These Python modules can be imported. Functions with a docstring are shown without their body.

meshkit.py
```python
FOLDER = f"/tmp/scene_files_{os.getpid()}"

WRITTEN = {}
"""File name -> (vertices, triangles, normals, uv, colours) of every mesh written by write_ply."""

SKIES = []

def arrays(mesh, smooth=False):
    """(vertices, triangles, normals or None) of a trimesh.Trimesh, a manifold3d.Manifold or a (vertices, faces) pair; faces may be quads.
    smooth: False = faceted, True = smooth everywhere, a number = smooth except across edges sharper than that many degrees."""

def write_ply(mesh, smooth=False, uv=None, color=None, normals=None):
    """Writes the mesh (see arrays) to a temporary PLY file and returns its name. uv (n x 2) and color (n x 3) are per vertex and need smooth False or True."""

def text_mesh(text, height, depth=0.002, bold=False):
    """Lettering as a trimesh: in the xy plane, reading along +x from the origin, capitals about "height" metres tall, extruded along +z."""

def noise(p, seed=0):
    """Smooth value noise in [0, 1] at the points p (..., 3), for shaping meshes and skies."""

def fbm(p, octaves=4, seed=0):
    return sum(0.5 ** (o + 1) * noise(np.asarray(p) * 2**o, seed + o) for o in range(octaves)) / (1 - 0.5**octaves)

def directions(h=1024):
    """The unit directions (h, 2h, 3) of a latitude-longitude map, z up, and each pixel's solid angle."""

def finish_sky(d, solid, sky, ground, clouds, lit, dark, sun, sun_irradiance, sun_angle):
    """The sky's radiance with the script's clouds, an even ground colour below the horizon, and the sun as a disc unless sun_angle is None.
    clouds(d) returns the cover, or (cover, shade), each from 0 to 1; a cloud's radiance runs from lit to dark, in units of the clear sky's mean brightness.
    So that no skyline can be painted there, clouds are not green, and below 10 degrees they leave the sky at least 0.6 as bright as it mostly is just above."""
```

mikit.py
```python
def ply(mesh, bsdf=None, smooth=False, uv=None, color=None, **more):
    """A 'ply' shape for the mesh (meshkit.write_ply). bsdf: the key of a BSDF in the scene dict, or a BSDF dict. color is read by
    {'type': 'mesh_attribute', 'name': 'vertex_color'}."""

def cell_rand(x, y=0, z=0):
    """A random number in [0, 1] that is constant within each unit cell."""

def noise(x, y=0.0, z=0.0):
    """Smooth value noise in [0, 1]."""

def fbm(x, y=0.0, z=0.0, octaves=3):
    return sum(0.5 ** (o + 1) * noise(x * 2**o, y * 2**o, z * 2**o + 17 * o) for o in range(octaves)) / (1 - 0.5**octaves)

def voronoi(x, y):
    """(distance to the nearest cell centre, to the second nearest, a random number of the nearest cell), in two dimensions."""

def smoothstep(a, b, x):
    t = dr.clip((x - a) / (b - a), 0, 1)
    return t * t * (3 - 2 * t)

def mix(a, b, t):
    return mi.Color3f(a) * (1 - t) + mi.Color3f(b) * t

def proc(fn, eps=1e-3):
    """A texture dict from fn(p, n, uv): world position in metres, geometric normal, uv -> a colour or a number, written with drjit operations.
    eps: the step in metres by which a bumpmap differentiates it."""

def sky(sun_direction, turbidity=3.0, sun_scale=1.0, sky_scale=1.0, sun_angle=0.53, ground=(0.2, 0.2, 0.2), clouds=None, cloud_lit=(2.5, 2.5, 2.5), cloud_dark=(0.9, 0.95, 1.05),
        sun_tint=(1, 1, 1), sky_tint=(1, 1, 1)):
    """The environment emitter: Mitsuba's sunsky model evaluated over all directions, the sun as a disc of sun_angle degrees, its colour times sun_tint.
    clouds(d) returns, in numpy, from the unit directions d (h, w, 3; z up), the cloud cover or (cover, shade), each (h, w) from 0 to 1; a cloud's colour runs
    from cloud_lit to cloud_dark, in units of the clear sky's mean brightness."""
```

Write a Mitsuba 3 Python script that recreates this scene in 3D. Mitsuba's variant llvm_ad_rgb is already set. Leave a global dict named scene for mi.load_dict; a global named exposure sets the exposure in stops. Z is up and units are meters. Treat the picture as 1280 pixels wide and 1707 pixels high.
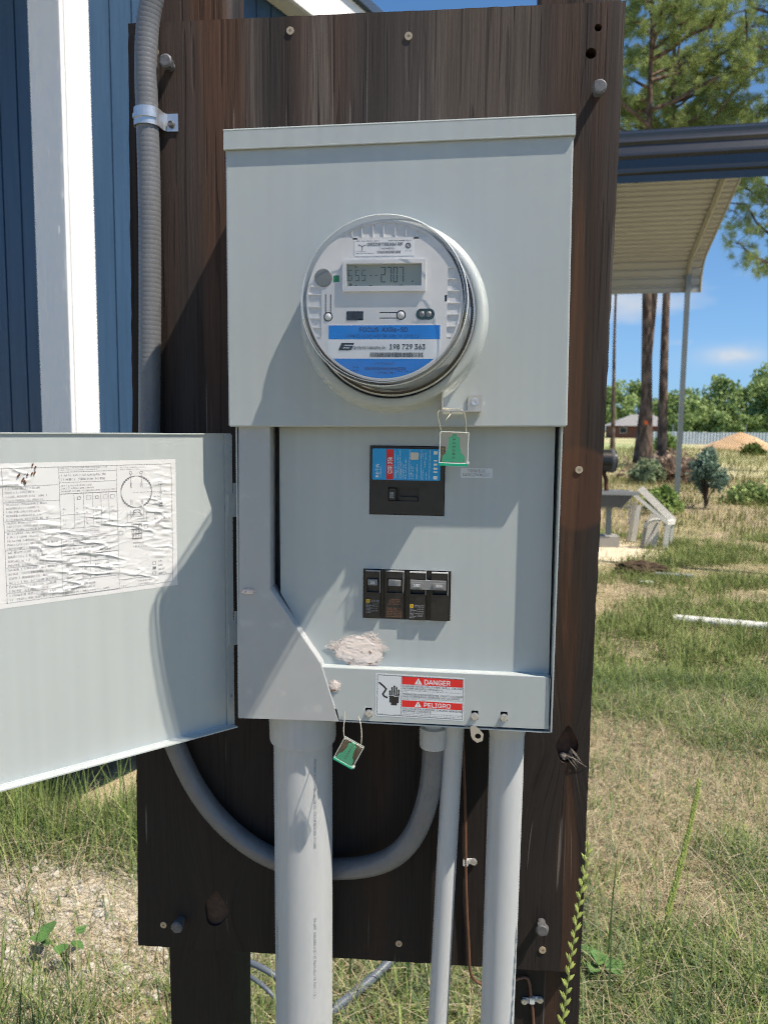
import math, random
import numpy as np, trimesh, drjit as dr, mitsuba as mi, mikit, meshkit
from mikit import proc, noise, fbm, voronoi, smoothstep, mix
from shapely.geometry import Polygon, Point, box as sbox
from shapely import affinity
from scipy.interpolate import CubicSpline

T = mi.ScalarTransform4f
scene, labels = {}, {}
G = -1.4528                                             # ground level; z = 0 is the lower edge of the meter cover

# ------------------------------------------------------------------ camera, sky, exposure
CAM = np.array([0.0887, -0.9839, -0.0028])
FWD = np.array([-0.111206, 0.987915, -0.107960])
UP = np.array([-0.023876, 0.105897, 0.994090])
scene['camera'] = {'type': 'thinlens', 'fov': 52.50, 'fov_axis': 'x', 'to_world': T().look_at(origin=CAM.tolist(), target=(CAM + FWD).tolist(), up=UP.tolist()),
                   'aperture_radius': 0.0013, 'focus_distance': 0.88, 'near_clip': 0.02, 'far_clip': 3000.0}
SUN = (2.42, -1.0, 4.36)


def cloud_cover(d):
    x, y, z = d[..., 0], d[..., 1], d[..., 2]
    s = np.maximum(z, 0.02) + 0.12
    p = np.stack([x / s * 1.3 + 3.1, y / s * 1.3 + 7.4, np.zeros_like(x)], -1)
    n = meshkit.fbm(p, 5, 4)
    az = np.degrees(np.arctan2(x, y)); el = np.degrees(np.arcsin(np.clip(z, -1, 1)))
    wob = (meshkit.fbm(np.stack([az * 0.6, el * 1.2, 0 * az], -1), 4, 9) - 0.5)
    puff = np.exp(-(((az - 17.2) / 1.9) ** 2 + ((el - 5.0) / 0.6) ** 2) * (1 + 2.5 * wob)) * (0.7 + 2.0 * wob)
    big = np.exp(-(((az - 23.0) / 5.0) ** 2 + ((el - 17.5) / 2.0) ** 2)) * (0.85 + 1.8 * wob)
    cov = np.clip((n - 0.62) * 4.0, 0, 0.8) + np.clip(puff * 0.9, 0, .75) + np.clip(big * 0.9, 0, .8)
    haze = 0.03 * np.exp(-np.maximum(el, 0) / 6)
    return np.clip(cov + haze, 0, 1), np.clip(0.2 - 0.3 * wob, 0, 1)


scene['sky'] = mikit.sky(SUN, turbidity=2.6, sun_scale=1.2, sky_scale=0.86, clouds=cloud_cover, cloud_lit=(2.6, 2.6, 2.6), cloud_dark=(1.5, 1.6, 1.75), sky_tint=(0.76, 1.0, 1.18), sun_tint=(0.94, 1.0, 1.085), ground=(0.22, 0.21, 0.16))
exposure = 1.95

# ------------------------------------------------------------------ mesh helpers
ROT = np.eye(4); ROT[:3, :3] = [[1, 0, 0], [0, 0, -1], [0, 1, 0]]        # xy drawing -> xz plane facing -y
cat = lambda *m: trimesh.util.concatenate([x for x in m if x is not None])


def bx(x0, x1, y0, y1, z0, z1, b=0.0):
    if b <= 0:
        return trimesh.creation.box(bounds=[[x0, y0, z0], [x1, y1, z1]])
    b = min(b, 0.45 * min(x1 - x0, y1 - y0, z1 - z0))
    p = []
    for x, sx in ((x0, 1), (x1, -1)):
        for y, sy in ((y0, 1), (y1, -1)):
            for z, sz in ((z0, 1), (z1, -1)):
                p += [(x + sx * b, y + sy * b * .29, z + sz * b * .29), (x + sx * b * .29, y + sy * b, z + sz * b * .29), (x + sx * b * .29, y + sy * b * .29, z + sz * b)]
    return trimesh.convex.convex_hull(np.array(p))


def prism(poly, yf, yb):
    m = [trimesh.creation.extrude_polygon(g, yb - yf, engine='earcut') for g in getattr(poly, 'geoms', [poly]) if g.area > 1e-12]
    m = cat(*m); m.apply_transform(ROT); m.apply_translation([0, yb, 0]); return m


def rrect(x0, x1, z0, z1, r):
    return sbox(x0 + r, z0 + r, x1 - r, z1 - r).buffer(r, quad_segs=4)


def lathe(profile, cx, cz, n=72):                       # profile (radius, y), turned about an axis along y
    m = trimesh.creation.revolve(np.array(profile, float), sections=n)
    R = np.eye(4); R[:3, :3] = [[1, 0, 0], [0, 0, 1], [0, -1, 0]]
    m.apply_transform(R); m.apply_translation([cx, 0, cz]); return m


def spline(pts, n):
    pts = np.array(pts, float)
    t = np.r_[0, np.cumsum(np.linalg.norm(np.diff(pts, axis=0), axis=1))]
    return CubicSpline(t, pts)(np.linspace(0, t[-1], n))


def tube(pts, r, sides=10, caps=True):
    p = np.array(pts, float); n = len(p)
    t = np.gradient(p, axis=0); t /= np.linalg.norm(t, axis=1, keepdims=True) + 1e-12
    a = np.cross(t[0], [0, 0, 1] if abs(t[0][2]) < .9 else [1, 0, 0]); a /= np.linalg.norm(a)
    A = []
    for i in range(n):
        a = a - t[i] * (a @ t[i]); a /= np.linalg.norm(a) + 1e-12; A.append(a)
    A = np.array(A); B = np.cross(t, A)
    r = np.broadcast_to(np.asarray(r, float), (n,))
    th = np.arange(sides) * 2 * np.pi / sides
    v = (p[:, None] + r[:, None, None] * (np.cos(th)[None, :, None] * A[:, None] + np.sin(th)[None, :, None] * B[:, None])).reshape(-1, 3)
    i, j = np.meshgrid(np.arange(n - 1), np.arange(sides), indexing='ij')
    q = np.stack([i * sides + j, i * sides + (j + 1) % sides, (i + 1) * sides + (j + 1) % sides, (i + 1) * sides + j], -1).reshape(-1, 4)
    f = np.vstack([q[:, [0, 1, 2]], q[:, [0, 2, 3]]])
    if caps:
        v = np.vstack([v, p[0], p[-1]]); c0, c1 = len(v) - 2, len(v) - 1
        k = np.arange(sides)
        f = np.vstack([f, np.stack([k * 0 + c0, (k + 1) % sides, k], 1), np.stack([k * 0 + c1, (n - 1) * sides + k, (n - 1) * sides + (k + 1) % sides], 1)])
    return trimesh.Trimesh(v, f, process=False)


def cyl(p0, p1, r, sides=16, r1=None):
    p0, p1 = np.array(p0, float), np.array(p1, float)
    return tube([p0, (p0 + p1) / 2, p1], [r, (r + (r if r1 is None else r1)) / 2, r if r1 is None else r1], sides)


def hexhead(x, z, yb, yf, R):
    h = Polygon([(x + R * math.cos(a), z + R * math.sin(a)) for a in np.arange(6) * math.pi / 3 + .2])
    m = prism(h, yf + .0012, yb)
    return cat(m, lathe([(0, yf), (R * .72, yf), (R * .93, yf + .0016), (R * .93, yf + .003)], x, z, 24))


def screw(x, z, y, R, h=.002, slot=True):               # pan head with a slot that is really cut
    top = Point(x, z).buffer(R, quad_segs=6)
    m = prism(top, y - h * .55, y)
    t2 = Point(x, z).buffer(R * .86, quad_segs=6)
    if slot:
        t2 = t2.difference(affinity.rotate(sbox(x - R, z - R * .09, x + R, z + R * .09), random.uniform(0, 180), origin=(x, z)))
    return cat(m, prism(t2, y - h, y - h * .55))


def flat(polys, y):                                     # printed matter: thin sheets at the depth y
    m = []
    for p in polys:
        for g in getattr(p, 'geoms', [p]):
            if g.area > 1e-12:
                m.append(trimesh.creation.extrude_polygon(g, 0.00008, engine='earcut'))
    m = cat(*m); m.apply_transform(ROT); m.apply_translation([0, y, 0]); return m


def quads(rects, y):
    r = np.array(rects, float); n = len(r)
    v = np.zeros((n, 4, 3)); v[..., 1] = y
    v[:, 0, 0] = r[:, 0]; v[:, 1, 0] = r[:, 1]; v[:, 2, 0] = r[:, 1]; v[:, 3, 0] = r[:, 0]
    v[:, 0, 2] = v[:, 1, 2] = r[:, 2]; v[:, 2, 2] = v[:, 3, 2] = r[:, 3]
    k = np.arange(n)[:, None] * 4
    return trimesh.Trimesh(v.reshape(-1, 3), np.vstack([k + [0, 1, 2], k + [0, 2, 3]]), process=False)


def text(s, h, x, z, y, width=None, bold=False, anchor='l', rot=0.0):
    m = meshkit.text_mesh(s, h, 0.00008, bold)
    w = m.bounds[1][0] - m.bounds[0][0]; m.apply_translation([-m.bounds[0][0], 0, 0])
    if width:
        m.apply_scale([width / w, 1, 1]); w = width
    if anchor == 'c':
        m.apply_translation([-w / 2, 0, 0])
    if rot:
        m.apply_transform(trimesh.transformations.rotation_matrix(math.radians(rot), [0, 0, 1]))
    m.apply_transform(ROT); m.apply_translation([x, y, z]); return m


def greek(x0, x1, z, h, rng, fill=1.0):                 # a row of print too small to be read: strokes of unequal letters
    out, x = [], x0
    end = x0 + (x1 - x0) * fill
    while x < end:
        for _ in range(rng.integers(2, 9)):
            w = h * rng.uniform(.45, .75)
            if x + w > end:
                break
            s = h * .17
            k = rng.integers(0, 4)
            out.append((x, x + s, z, z + h))
            if k != 1: out.append((x + w * .75, x + w * .75 + s, z, z + h * rng.choice([.6, 1])))
            if k in (0, 2): out.append((x, x + w * .8, z + h * rng.choice([0, .45, .85]), z + h * rng.choice([.15, .6, 1.0])))
            x += w + h * .22
        x += h * .5
    return [(a, b, min(c, d), max(c, d)) for a, b, c, d in out]


def numbered(key):
    if key not in scene and key not in labels: return key
    k = 1
    while f'{key}_{k:03d}' in scene or f'{key}_{k:03d}' in labels: k += 1
    return f'{key}_{k:03d}'


def add(key, mesh, bsdf, smooth=False, M=None, **kw):
    key = numbered(key)
    if M is not None:
        mesh = mesh.copy(); mesh.apply_transform(M)
    scene[key] = mikit.ply(mesh, bsdf, smooth=smooth, **kw)
    return key


def solo(key, mesh, bsdf, smooth=False, M=None, **kw):  # a thing that is one mesh, under the key that thing() gave
    scene[key] = mikit.ply(mesh, bsdf, smooth=smooth, **kw); return key


def tag(key, label=None, category=None, group=None, kind=None):
    d = {}
    if label: d['label'] = label
    if category: d['category'] = category
    if group: d['group'] = group
    if kind: d['kind'] = kind
    labels[key] = d
    return key


def thing(name, label, category, group=None):
    return tag(numbered(name), label, category, group)


def rotz(deg, loc=(0, 0, 0)):
    M = trimesh.transformations.rotation_matrix(math.radians(deg), [0, 0, 1]); M[:3, 3] = loc; return M


# ------------------------------------------------------------------ materials
def mat(key, base, rough=.5, metallic=0.0, spec=.5, bump=None, **kw):
    b = {'type': 'principled', 'base_color': base if isinstance(base, dict) else {'type': 'rgb', 'value': list(base)}, 'roughness': rough, 'metallic': metallic, **kw}
    if not metallic: b['specular'] = spec
    if bump:
        b = {'type': 'bumpmap', 'arbitrary': proc(bump[0], bump[2] if len(bump) > 2 else 1e-3), 'scale': bump[1], 'bsdf': b}
    scene[key] = {'type': 'twosided', 'bsdf': b}
    return key


def f_paint(p, n, uv):
    a = fbm(p.x * 9, p.y * 9, p.z * 5, 3)
    streak = noise(p.x * 160, p.y * 160, p.z * 3)
    speck = smoothstep(.93, .98, noise(p.x * 420, p.y * 420, p.z * 420)) * smoothstep(.55, .75, noise(p.x * 30, p.y * 30, p.z * 30))
    c = mix((.374, .414, .421), (.404, .444, .451), a) * (0.975 + .05 * streak)
    run = smoothstep(.60, .80, noise(p.x * 70, p.y * 70, p.z * 1.1)) * smoothstep(.45, .7, fbm(p.x * 6, p.y * 6, p.z * 3.5, 3))
    c = mix(c, mi.Color3f(.47, .49, .48), run * .16)     # chalky run-off
    scr = smoothstep(.90, .94, noise(p.x * 34 + p.z * 60, p.y * 34 - p.z * 60, p.z * 20)) * smoothstep(.62, .72, noise(p.x * 9, p.y * 9, p.z * 9))
    c = mix(c, mi.Color3f(.52, .53, .52), scr * .5)
    return mix(c, mi.Color3f(.2, .19, .16), speck * .5)


def b_paint(p, n, uv):
    return fbm(p.x * 700, p.y * 700, p.z * 700, 2) * .00004 + noise(p.x * 7 + 1.7, p.y * 7, p.z * 6) * .0012


mat('paint', proc(f_paint), .40, spec=.45, bump=(b_paint, 1.0, 3e-4))


def f_galv(p, n, uv):
    a = fbm(p.x * 22, p.y * 22, p.z * 12, 4)
    s = smoothstep(.6, .8, fbm(p.x * 60, p.y * 60, p.z * 60, 3))
    return mix((.34, .36, .375), (.40, .415, .42), a) * (1 + .1 * s)


mat('galvanised', proc(f_galv), .48, spec=.5, bump=(b_paint, 1.0, 3e-4))
mat('zinc', (.58, .60, .63), .35, .8)
mat('bolt_metal', proc(lambda p, n, uv: mix((.085, .085, .09), (.19, .19, .20), fbm(p.x * 300, p.y * 300, p.z * 300, 3))), .6, .4)
mat('screw_metal', (.42, .35, .26), .5, .4)
mat('steel_tab', proc(lambda p, n, uv: mix((.44, .43, .40), (.56, .54, .50), fbm(p.x * 90, p.y * 200, p.z * 90, 3))), .4, .6)
mat('black_plastic', proc(lambda p, n, uv: mix((.008, .008, .009), (.022, .021, .020), fbm(p.x * 90, p.y * 90, p.z * 90, 3))), .38, spec=.5)
mat('dark_inside', (.012, .012, .012), .8)
mat('grey_plastic', (.30, .31, .32), .45)
mat('handle_grey', (.20, .205, .21), .45)
mat('white_print', (.72, .74, .76), .5)
mat('dim_print', (.34, .36, .40), .5)
mat('black_print', (.015, .015, .017), .5)
mat('ink_grey', (.10, .10, .105), .6)
mat('red_print', (.62, .02, .02), .4)
mat('yellow_print', (.65, .42, .03), .5)
mat('label_blue', proc(lambda p, n, uv: mix((.002, .150, .52), (.003, .18, .60), fbm(p.x * 60, p.y, p.z * 60, 2))), .35)
mat('label_cyan', (.006, .29, .62), .35)
mat('label_white', (.60, .62, .65), .4)
mat('label_silver', (.56, .60, .64), .45)
mat('cream_print', (.55, .53, .45), .5)
mat('navy_print', (.01, .03, .12), .5)
mat('rust_print', (.22, .10, .06), .6)
mat('green_plastic', (.0, .34, .19), .3, spec=.6)
mat('green_board', (.01, .16, .05), .5)
mat('meter_plastic', proc(lambda p, n, uv: mix((.50, .51, .52), (.58, .585, .595), fbm(p.x * 40, p.y * 40, p.z * 40, 3))), .4)
mat('meter_groove', (.34, .345, .35), .5)
mat('lens_grey', (.16, .165, .155), .3)
mat('optic_green', (.02, .035, .022), .25)
mat('lcd', proc(lambda p, n, uv: mix((.235, .255, .205), (.27, .285, .235), noise(p.x * 60, p.y, p.z * 60))), .25, spec=.6)
mat('lcd_digit', (.055, .07, .045), .4)
mat('body_metal', (.55, .56, .58), .28, .8)
scene['clear_glass'] = {'type': 'thindielectric', 'int_ior': 1.3, 'ext_ior': 1.0}


def f_pvc(p, n, uv):
    dirt = fbm(p.x * 25, p.y * 25, p.z * 6, 4)
    return mix((.405, .425, .445), (.46, .48, .50), dirt) * (.96 + .06 * noise(p.x * 200, p.y * 200, p.z * 8))


mat('pvc_grey', proc(f_pvc), .36, spec=.45)
mat('flex_grey', proc(lambda p, n, uv: mix((.115, .12, .132), (.165, .17, .182), fbm(p.x * 60, p.y * 60, p.z * 30, 3))), .33, spec=.55)
mat('cable_grey', (.10, .12, .15), .45)
mat('copper_wire', proc(lambda p, n, uv: mix((.09, .045, .03), (.19, .10, .065), fbm(p.x * 80, p.y * 80, p.z * 40, 3))), .45, spec=.4)
mat('pvc_white', proc(lambda p, n, uv: mix((.62, .62, .58), (.75, .76, .75), fbm(p.x * 6, p.y * 6, p.z * 40, 4))), .4)

KNOTS = [(.2185, -.4115, .016, .022), (-.2504, -.6755, .019, .024)]


def f_wood(p, n, uv):
    x, z = p.x + p.y * .9, p.z
    ring = mi.Float(0)
    for kx, kz, a, b in KNOTS:
        dx, dz = (x - kx), (z - kz) * .38
        r2 = dx * dx + dz * dz
        x = x + .0016 * dx / (r2 + .0006) * (1 - smoothstep(.0, .09, dr.sqrt(r2)))
        ring = dr.maximum(ring, 1 - smoothstep(.006, .05, dr.sqrt(r2)))
    wx = x + .010 * (noise(x * 9, z * 1.6) - .5) + .004 * (noise(x * 30, z * 5) - .5)
    broad = fbm(wx * 9, z * .6 + 3.3, 0, 3)
    mid = fbm(wx * 24, z * .9, 4.0, 4)
    fine = .55 * fbm(wx * 330, z * 7, 9.0, 3) + .45 * noise(x * 900, z * 22, 3.0)
    blot = fbm(x * 9, z * 5, 2.0, 3)
    weather = smoothstep(-.35, .30, z + .25 * (blot - .5))   # the upper part is greyer, where rain and sun reach it
    grey = mix((.018, .0145, .0135), (.066, .054, .050), dr.clip(weather * (.55 + .9 * (mid - .5) + .5 * (blot - .5)), 0, 1))
    rust = smoothstep(.50, .66, fbm(wx * 7 + 11.3, z * .8, 7.0, 3)) * .8
    edge = smoothstep(.185, .20, x) * (1 - smoothstep(.236, .246, x)) * smoothstep(.50, .62, noise(wx * 55 + 1.5, z * 1.3))
    rust = dr.clip(rust * (1 - .6 * smoothstep(.17, .20, x)) + .85 * edge + .5 * ring * mid, 0, 1)
    brown = mix((.028, .015, .009), (.112, .056, .034), dr.clip((.25 + .75 * weather) * smoothstep(.25, .75, mid), 0, 1))
    brown = mix(brown, mi.Color3f(.092, .043, .022), edge * .6)
    # the board's own figure: reddish heartwood left of the panel, a pale streak and a brown one along the top, a grey band down the right side
    wob = .012 * (noise(z * 3.1, 4.0) - .5) + .006 * (noise(z * 11, 7.0) - .5)
    band = lambda x0, x1, z0, z1: smoothstep(x0 - .012, x0 + .012, wx + wob) * (1 - smoothstep(x1 - .012, x1 + .012, wx + wob)) * smoothstep(z0 - .08, z0 + .08, z) * (1 - smoothstep(z1 - .08, z1 + .08, z))
    rust = dr.clip(rust * .55 + .9 * band(-.262, -.205, -.1, .6) + .55 * band(.045, .150, .2, .6) + .6 * band(-.045, -.01, -.75, -.30) + .95 * band(.158, .200, -.05, .6) + .8 * band(.2165, .2270, -.60, .6) + .7 * band(.186, .226, -.36, -.22), 0, 1)
    grey = grey * (1 - .45 * band(.192, .2235, .05, .6))
    grey = grey * (1 - .40 * band(-.185, -.14, .25, .6)) * (1 - .35 * band(-.36, -.285, -.2, .45))
    c = mix(grey, brown, rust * (.4 + .6 * smoothstep(.35, .65, broad)))
    c = mix(c, mi.Color3f(.120, .100, .086), dr.clip(band(-.128, -.098, .22, .6) + .7 * band(-.208, -.192, .05, .6) + .5 * band(.030, .045, .3, .6), 0, 1) * (.25 + .5 * smoothstep(.35, .65, fine)))
    pale = smoothstep(.60, .74, noise(wx * 15 + 2.0, z * .7, 2.0)) * weather
    c = mix(c, mi.Color3f(.110, .088, .072), pale * .40)
    c = c * (.70 + .60 * fine)
    lines = smoothstep(.74, .82, noise(wx * 260, z * 9.0, 1.0)) * smoothstep(.4, .6, noise(wx * 20, z * 3, 8.0))
    c = c * (1 - .35 * lines)
    scr = smoothstep(.86, .92, noise(x * 330, z * 5.5, 6.0)) * smoothstep(.6, .75, noise(x * 14, z * 9, 3.0))
    c = mix(c, mi.Color3f(.20, .18, .165), scr * .5)
    tan1 = smoothstep(.0, .006, .13 - dr.abs((z + .0755) * .6) - 9 * (x - .2199) * (x - .2199) - .096)   # washed rust stain under the screw
    return mix(c, mi.Color3f(.125, .052, .026) * (.6 + .8 * mid), dr.clip(tan1, 0, 1) * .34)


def b_wood(p, n, uv):
    x, z = p.x + p.y * .9, p.z
    for kx, kz, a, b in KNOTS:
        dx, dz = (x - kx), (z - kz) * .38
        r2 = dx * dx + dz * dz
        x = x + .0016 * dx / (r2 + .0006) * (1 - smoothstep(.0, .09, dr.sqrt(r2)))
    wx = x + .010 * (noise(x * 9, z * 1.6) - .5)
    return .55 * fbm(wx * 330, z * 7, 9.0, 3) + .35 * noise(x * 900, z * 22, 3.0) - smoothstep(.74, .82, noise(wx * 260, z * 9.0, 1.0)) * .6


mat('wood', proc(f_wood), .72, spec=.3, bump=(b_wood, .0006, 4e-4))
mat('knot_wood', proc(lambda p, n, uv: mix((.012, .009, .008), (.085, .042, .03), fbm(p.x * 160, p.z * 240, p.y * 100, 3))), .7, bump=(lambda p, n, uv: fbm(p.x * 300, p.z * 300, 0, 3), .002, 5e-4))
mat('resin', (.26, .22, .19), .7)

# ------------------------------------------------------------------ ground
rng = np.random.default_rng(7)


def gz(x, y):
    x, y = np.asarray(x, float), np.asarray(y, float)
    p = np.stack([x * .9, y * .9, 0 * x], -1)
    near = np.exp(-(x * x + y * y) / 900.0)
    z = G + .05 * (meshkit.fbm(p, 3, 2) - .5) * near + .012 * (meshkit.noise(p * 6, 5) - .5) * near
    z = z + .10 * np.exp(-((x - 7) / 4.5) ** 2 - ((y - 24) / 5) ** 2) * meshkit.noise(p * .6, 8)
    return z


def f_ground(p, n, uv):
    x, y = p.x, p.y
    far = smoothstep(9, 26, y)
    big = fbm(x * .55 + 3, y * .55, 0, 4)
    sml = fbm(x * 7, y * 7, 1, 4)
    grit = noise(x * 140, y * 140, 2)
    straw = mix((.27, .215, .135), (.44, .37, .25), sml)
    soil = mix((.19, .155, .11), (.33, .28, .21), sml)
    green = mix((.11, .145, .05), (.22, .25, .10), sml)
    c = mix(soil, straw, smoothstep(.35, .65, fbm(x * 2.2, y * 2.2, 5, 3)))
    c = mix(c, green, smoothstep(.46, .62, big) * (.45 + .2 * far))
    field = mix((.30, .275, .165), (.21, .24, .115), smoothstep(.35, .62, fbm(x * .12, y * .05, 3, 3)))
    pinkish = mix((.26, .17, .12), (.36, .27, .19), sml)
    brush = smoothstep(.0, 1.0, 1.0 - dr.sqrt(dr.square((x - 6.2) / 2.6) + dr.square((y - 22) / 6.5)) + .7 * (fbm(x * .8, y * .8, 2, 3) - .5))
    field = mix(field, pinkish, dr.clip(brush, 0, 1) * .75)
    c = mix(c, field * (.8 + .4 * sml), far)
    sand = mix((.50, .42, .30), (.62, .55, .42), fbm(x * 9, y * 9, 8, 3))
    d1 = dr.sqrt(dr.square((x - 1.55) / .95) + dr.square((y - 8.6) / 1.1)) + .8 * (fbm(x * 2.2, y * 2.2, 6, 3) - .5)
    c = mix(c, sand, 1 - smoothstep(.75, 1.05, d1))
    gravel = mix((.27, .235, .18), (.54, .50, .43), noise(x * 60, y * 60, 3) * .6 + .4 * fbm(x * 9, y * 9, 4, 3))
    d2 = dr.sqrt(dr.square((x + 1.15) / .85) + dr.square((y - 1.02) / .42)) + .8 * (fbm(x * 3, y * 3, 9, 3) - .5)
    c = mix(c, gravel, 1 - smoothstep(.7, 1.0, d2))
    return c * (.82 + .36 * grit)


mat('ground_mat', proc(f_ground), .95, spec=.1, bump=(lambda p, n, uv: fbm(p.x * 30, p.y * 30, 0, 4) * (1 - smoothstep(10, 30, p.y)), .02, 3e-3))
u = np.linspace(-1, 1, 261)
ax = np.sinh(u * 9.3) / np.sinh(9.3) * 1500
gx, gy = np.meshgrid(ax + .2, ax + 2.0, indexing='ij')
gv = np.stack([gx, gy, gz(gx, gy)], -1).reshape(-1, 3)
ii, jj = np.meshgrid(np.arange(260), np.arange(260), indexing='ij')
k0 = (ii * 261 + jj).ravel()
add('ground', trimesh.Trimesh(gv, np.vstack([np.stack([k0, k0 + 261, k0 + 262], 1), np.stack([k0, k0 + 262, k0 + 1], 1)]), process=False), 'ground_mat', smooth=True)
tag('ground', 'sandy ground with dry thatch and patchy grass', kind='structure')

# ------------------------------------------------------------------ shed on the left
C = np.array([-1.311, 1.624]); HD = 24.0
hr = math.radians(HD)
# local frame: X to the right along the wall that faces us, Y back along the side wall; the corner at the origin
SM = rotz(-HD, (C[0], C[1], 0))
ZB, ZT = G + .23, 1.90


def f_siding(p, n, uv):
    g = fbm(p.x * 90, p.y * 90, p.z * 3, 3)
    w = fbm(p.x * 8, p.y * 8, p.z * 1.5, 3)
    return mix((.022, .058, .118), (.036, .082, .155), g) * (.85 + .3 * w)


mat('siding_blue', proc(f_siding), .5, spec=.4, bump=(lambda p, n, uv: fbm(p.x * 160, p.y * 160, p.z * 9, 3), .0016, 8e-4))
mat('trim_white', proc(lambda p, n, uv: mix((.76, .76, .76), (.82, .82, .82), fbm(p.x * 40, p.y * 40, p.z * 6, 3))), .5, bump=(lambda p, n, uv: fbm(p.x * 200, p.y * 200, p.z * 14, 3), .0009, 6e-4))
mat('trim_rough', (.78, .78, .79), .5)
mat('soffit_white', (.62, .61, .56), .6)
mat('roof_blue', (.05, .075, .12), .4)
shed = thing('garden_shed', 'blue shed of vertical siding with a wide white corner board, at the left edge', 'shed')
LB = .102
for i in range(24):
    x1 = -.161 - i * LB; x0 = x1 - LB + .008
    add(shed + '__siding_board', bx(x0, x1, .016, .030, ZB, ZT, .003), 'siding_blue', M=SM)
for i in range(38):
    y0 = .104 + .019 + i * LB; y1 = y0 + LB - .008
    add(shed + '__siding_board', bx(-.030, -.016, y0, y1, ZB, ZT, .003), 'siding_blue', M=SM)
SL, SD = 2.75, 4.05
core = bx(-SL, -.022, .022, SD, ZB - .01, ZT, 0)
add(shed + '__wall', core, 'siding_blue', M=SM)
zt = np.linspace(ZB - .005, ZT, 1100); xt_ = np.linspace(-.161, .001, 100)       # rough-sawn face: the grain stands proud
tx, tz = np.meshgrid(xt_, zt, indexing='ij')
q0 = np.stack([tx * 11, tz * 5, 0 * tx], -1)
wv = tx + .016 * (meshkit.fbm(q0, 2, 51) - .5)
gr_ = meshkit.noise(np.stack([wv * 130, tz * 4.5, 0 * tx], -1), 52); g2_ = meshkit.fbm(np.stack([wv * 380, tz * 22, 0 * tx], -1), 2, 53)
chip = np.clip(meshkit.noise(np.stack([tx * 60, tz * 26, 0 * tx], -1), 54) - .72, 0, 1) * 3
hh = .0026 * np.abs(gr_ - .5) * 2 * (.4 + chip) + .0008 * g2_
ed = np.minimum(1, np.minimum(tx + .161, .001 - tx) / .004)
fv = np.stack([tx, -.003 + .0022 - hh * ed, tz], -1).reshape(-1, 3)
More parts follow.
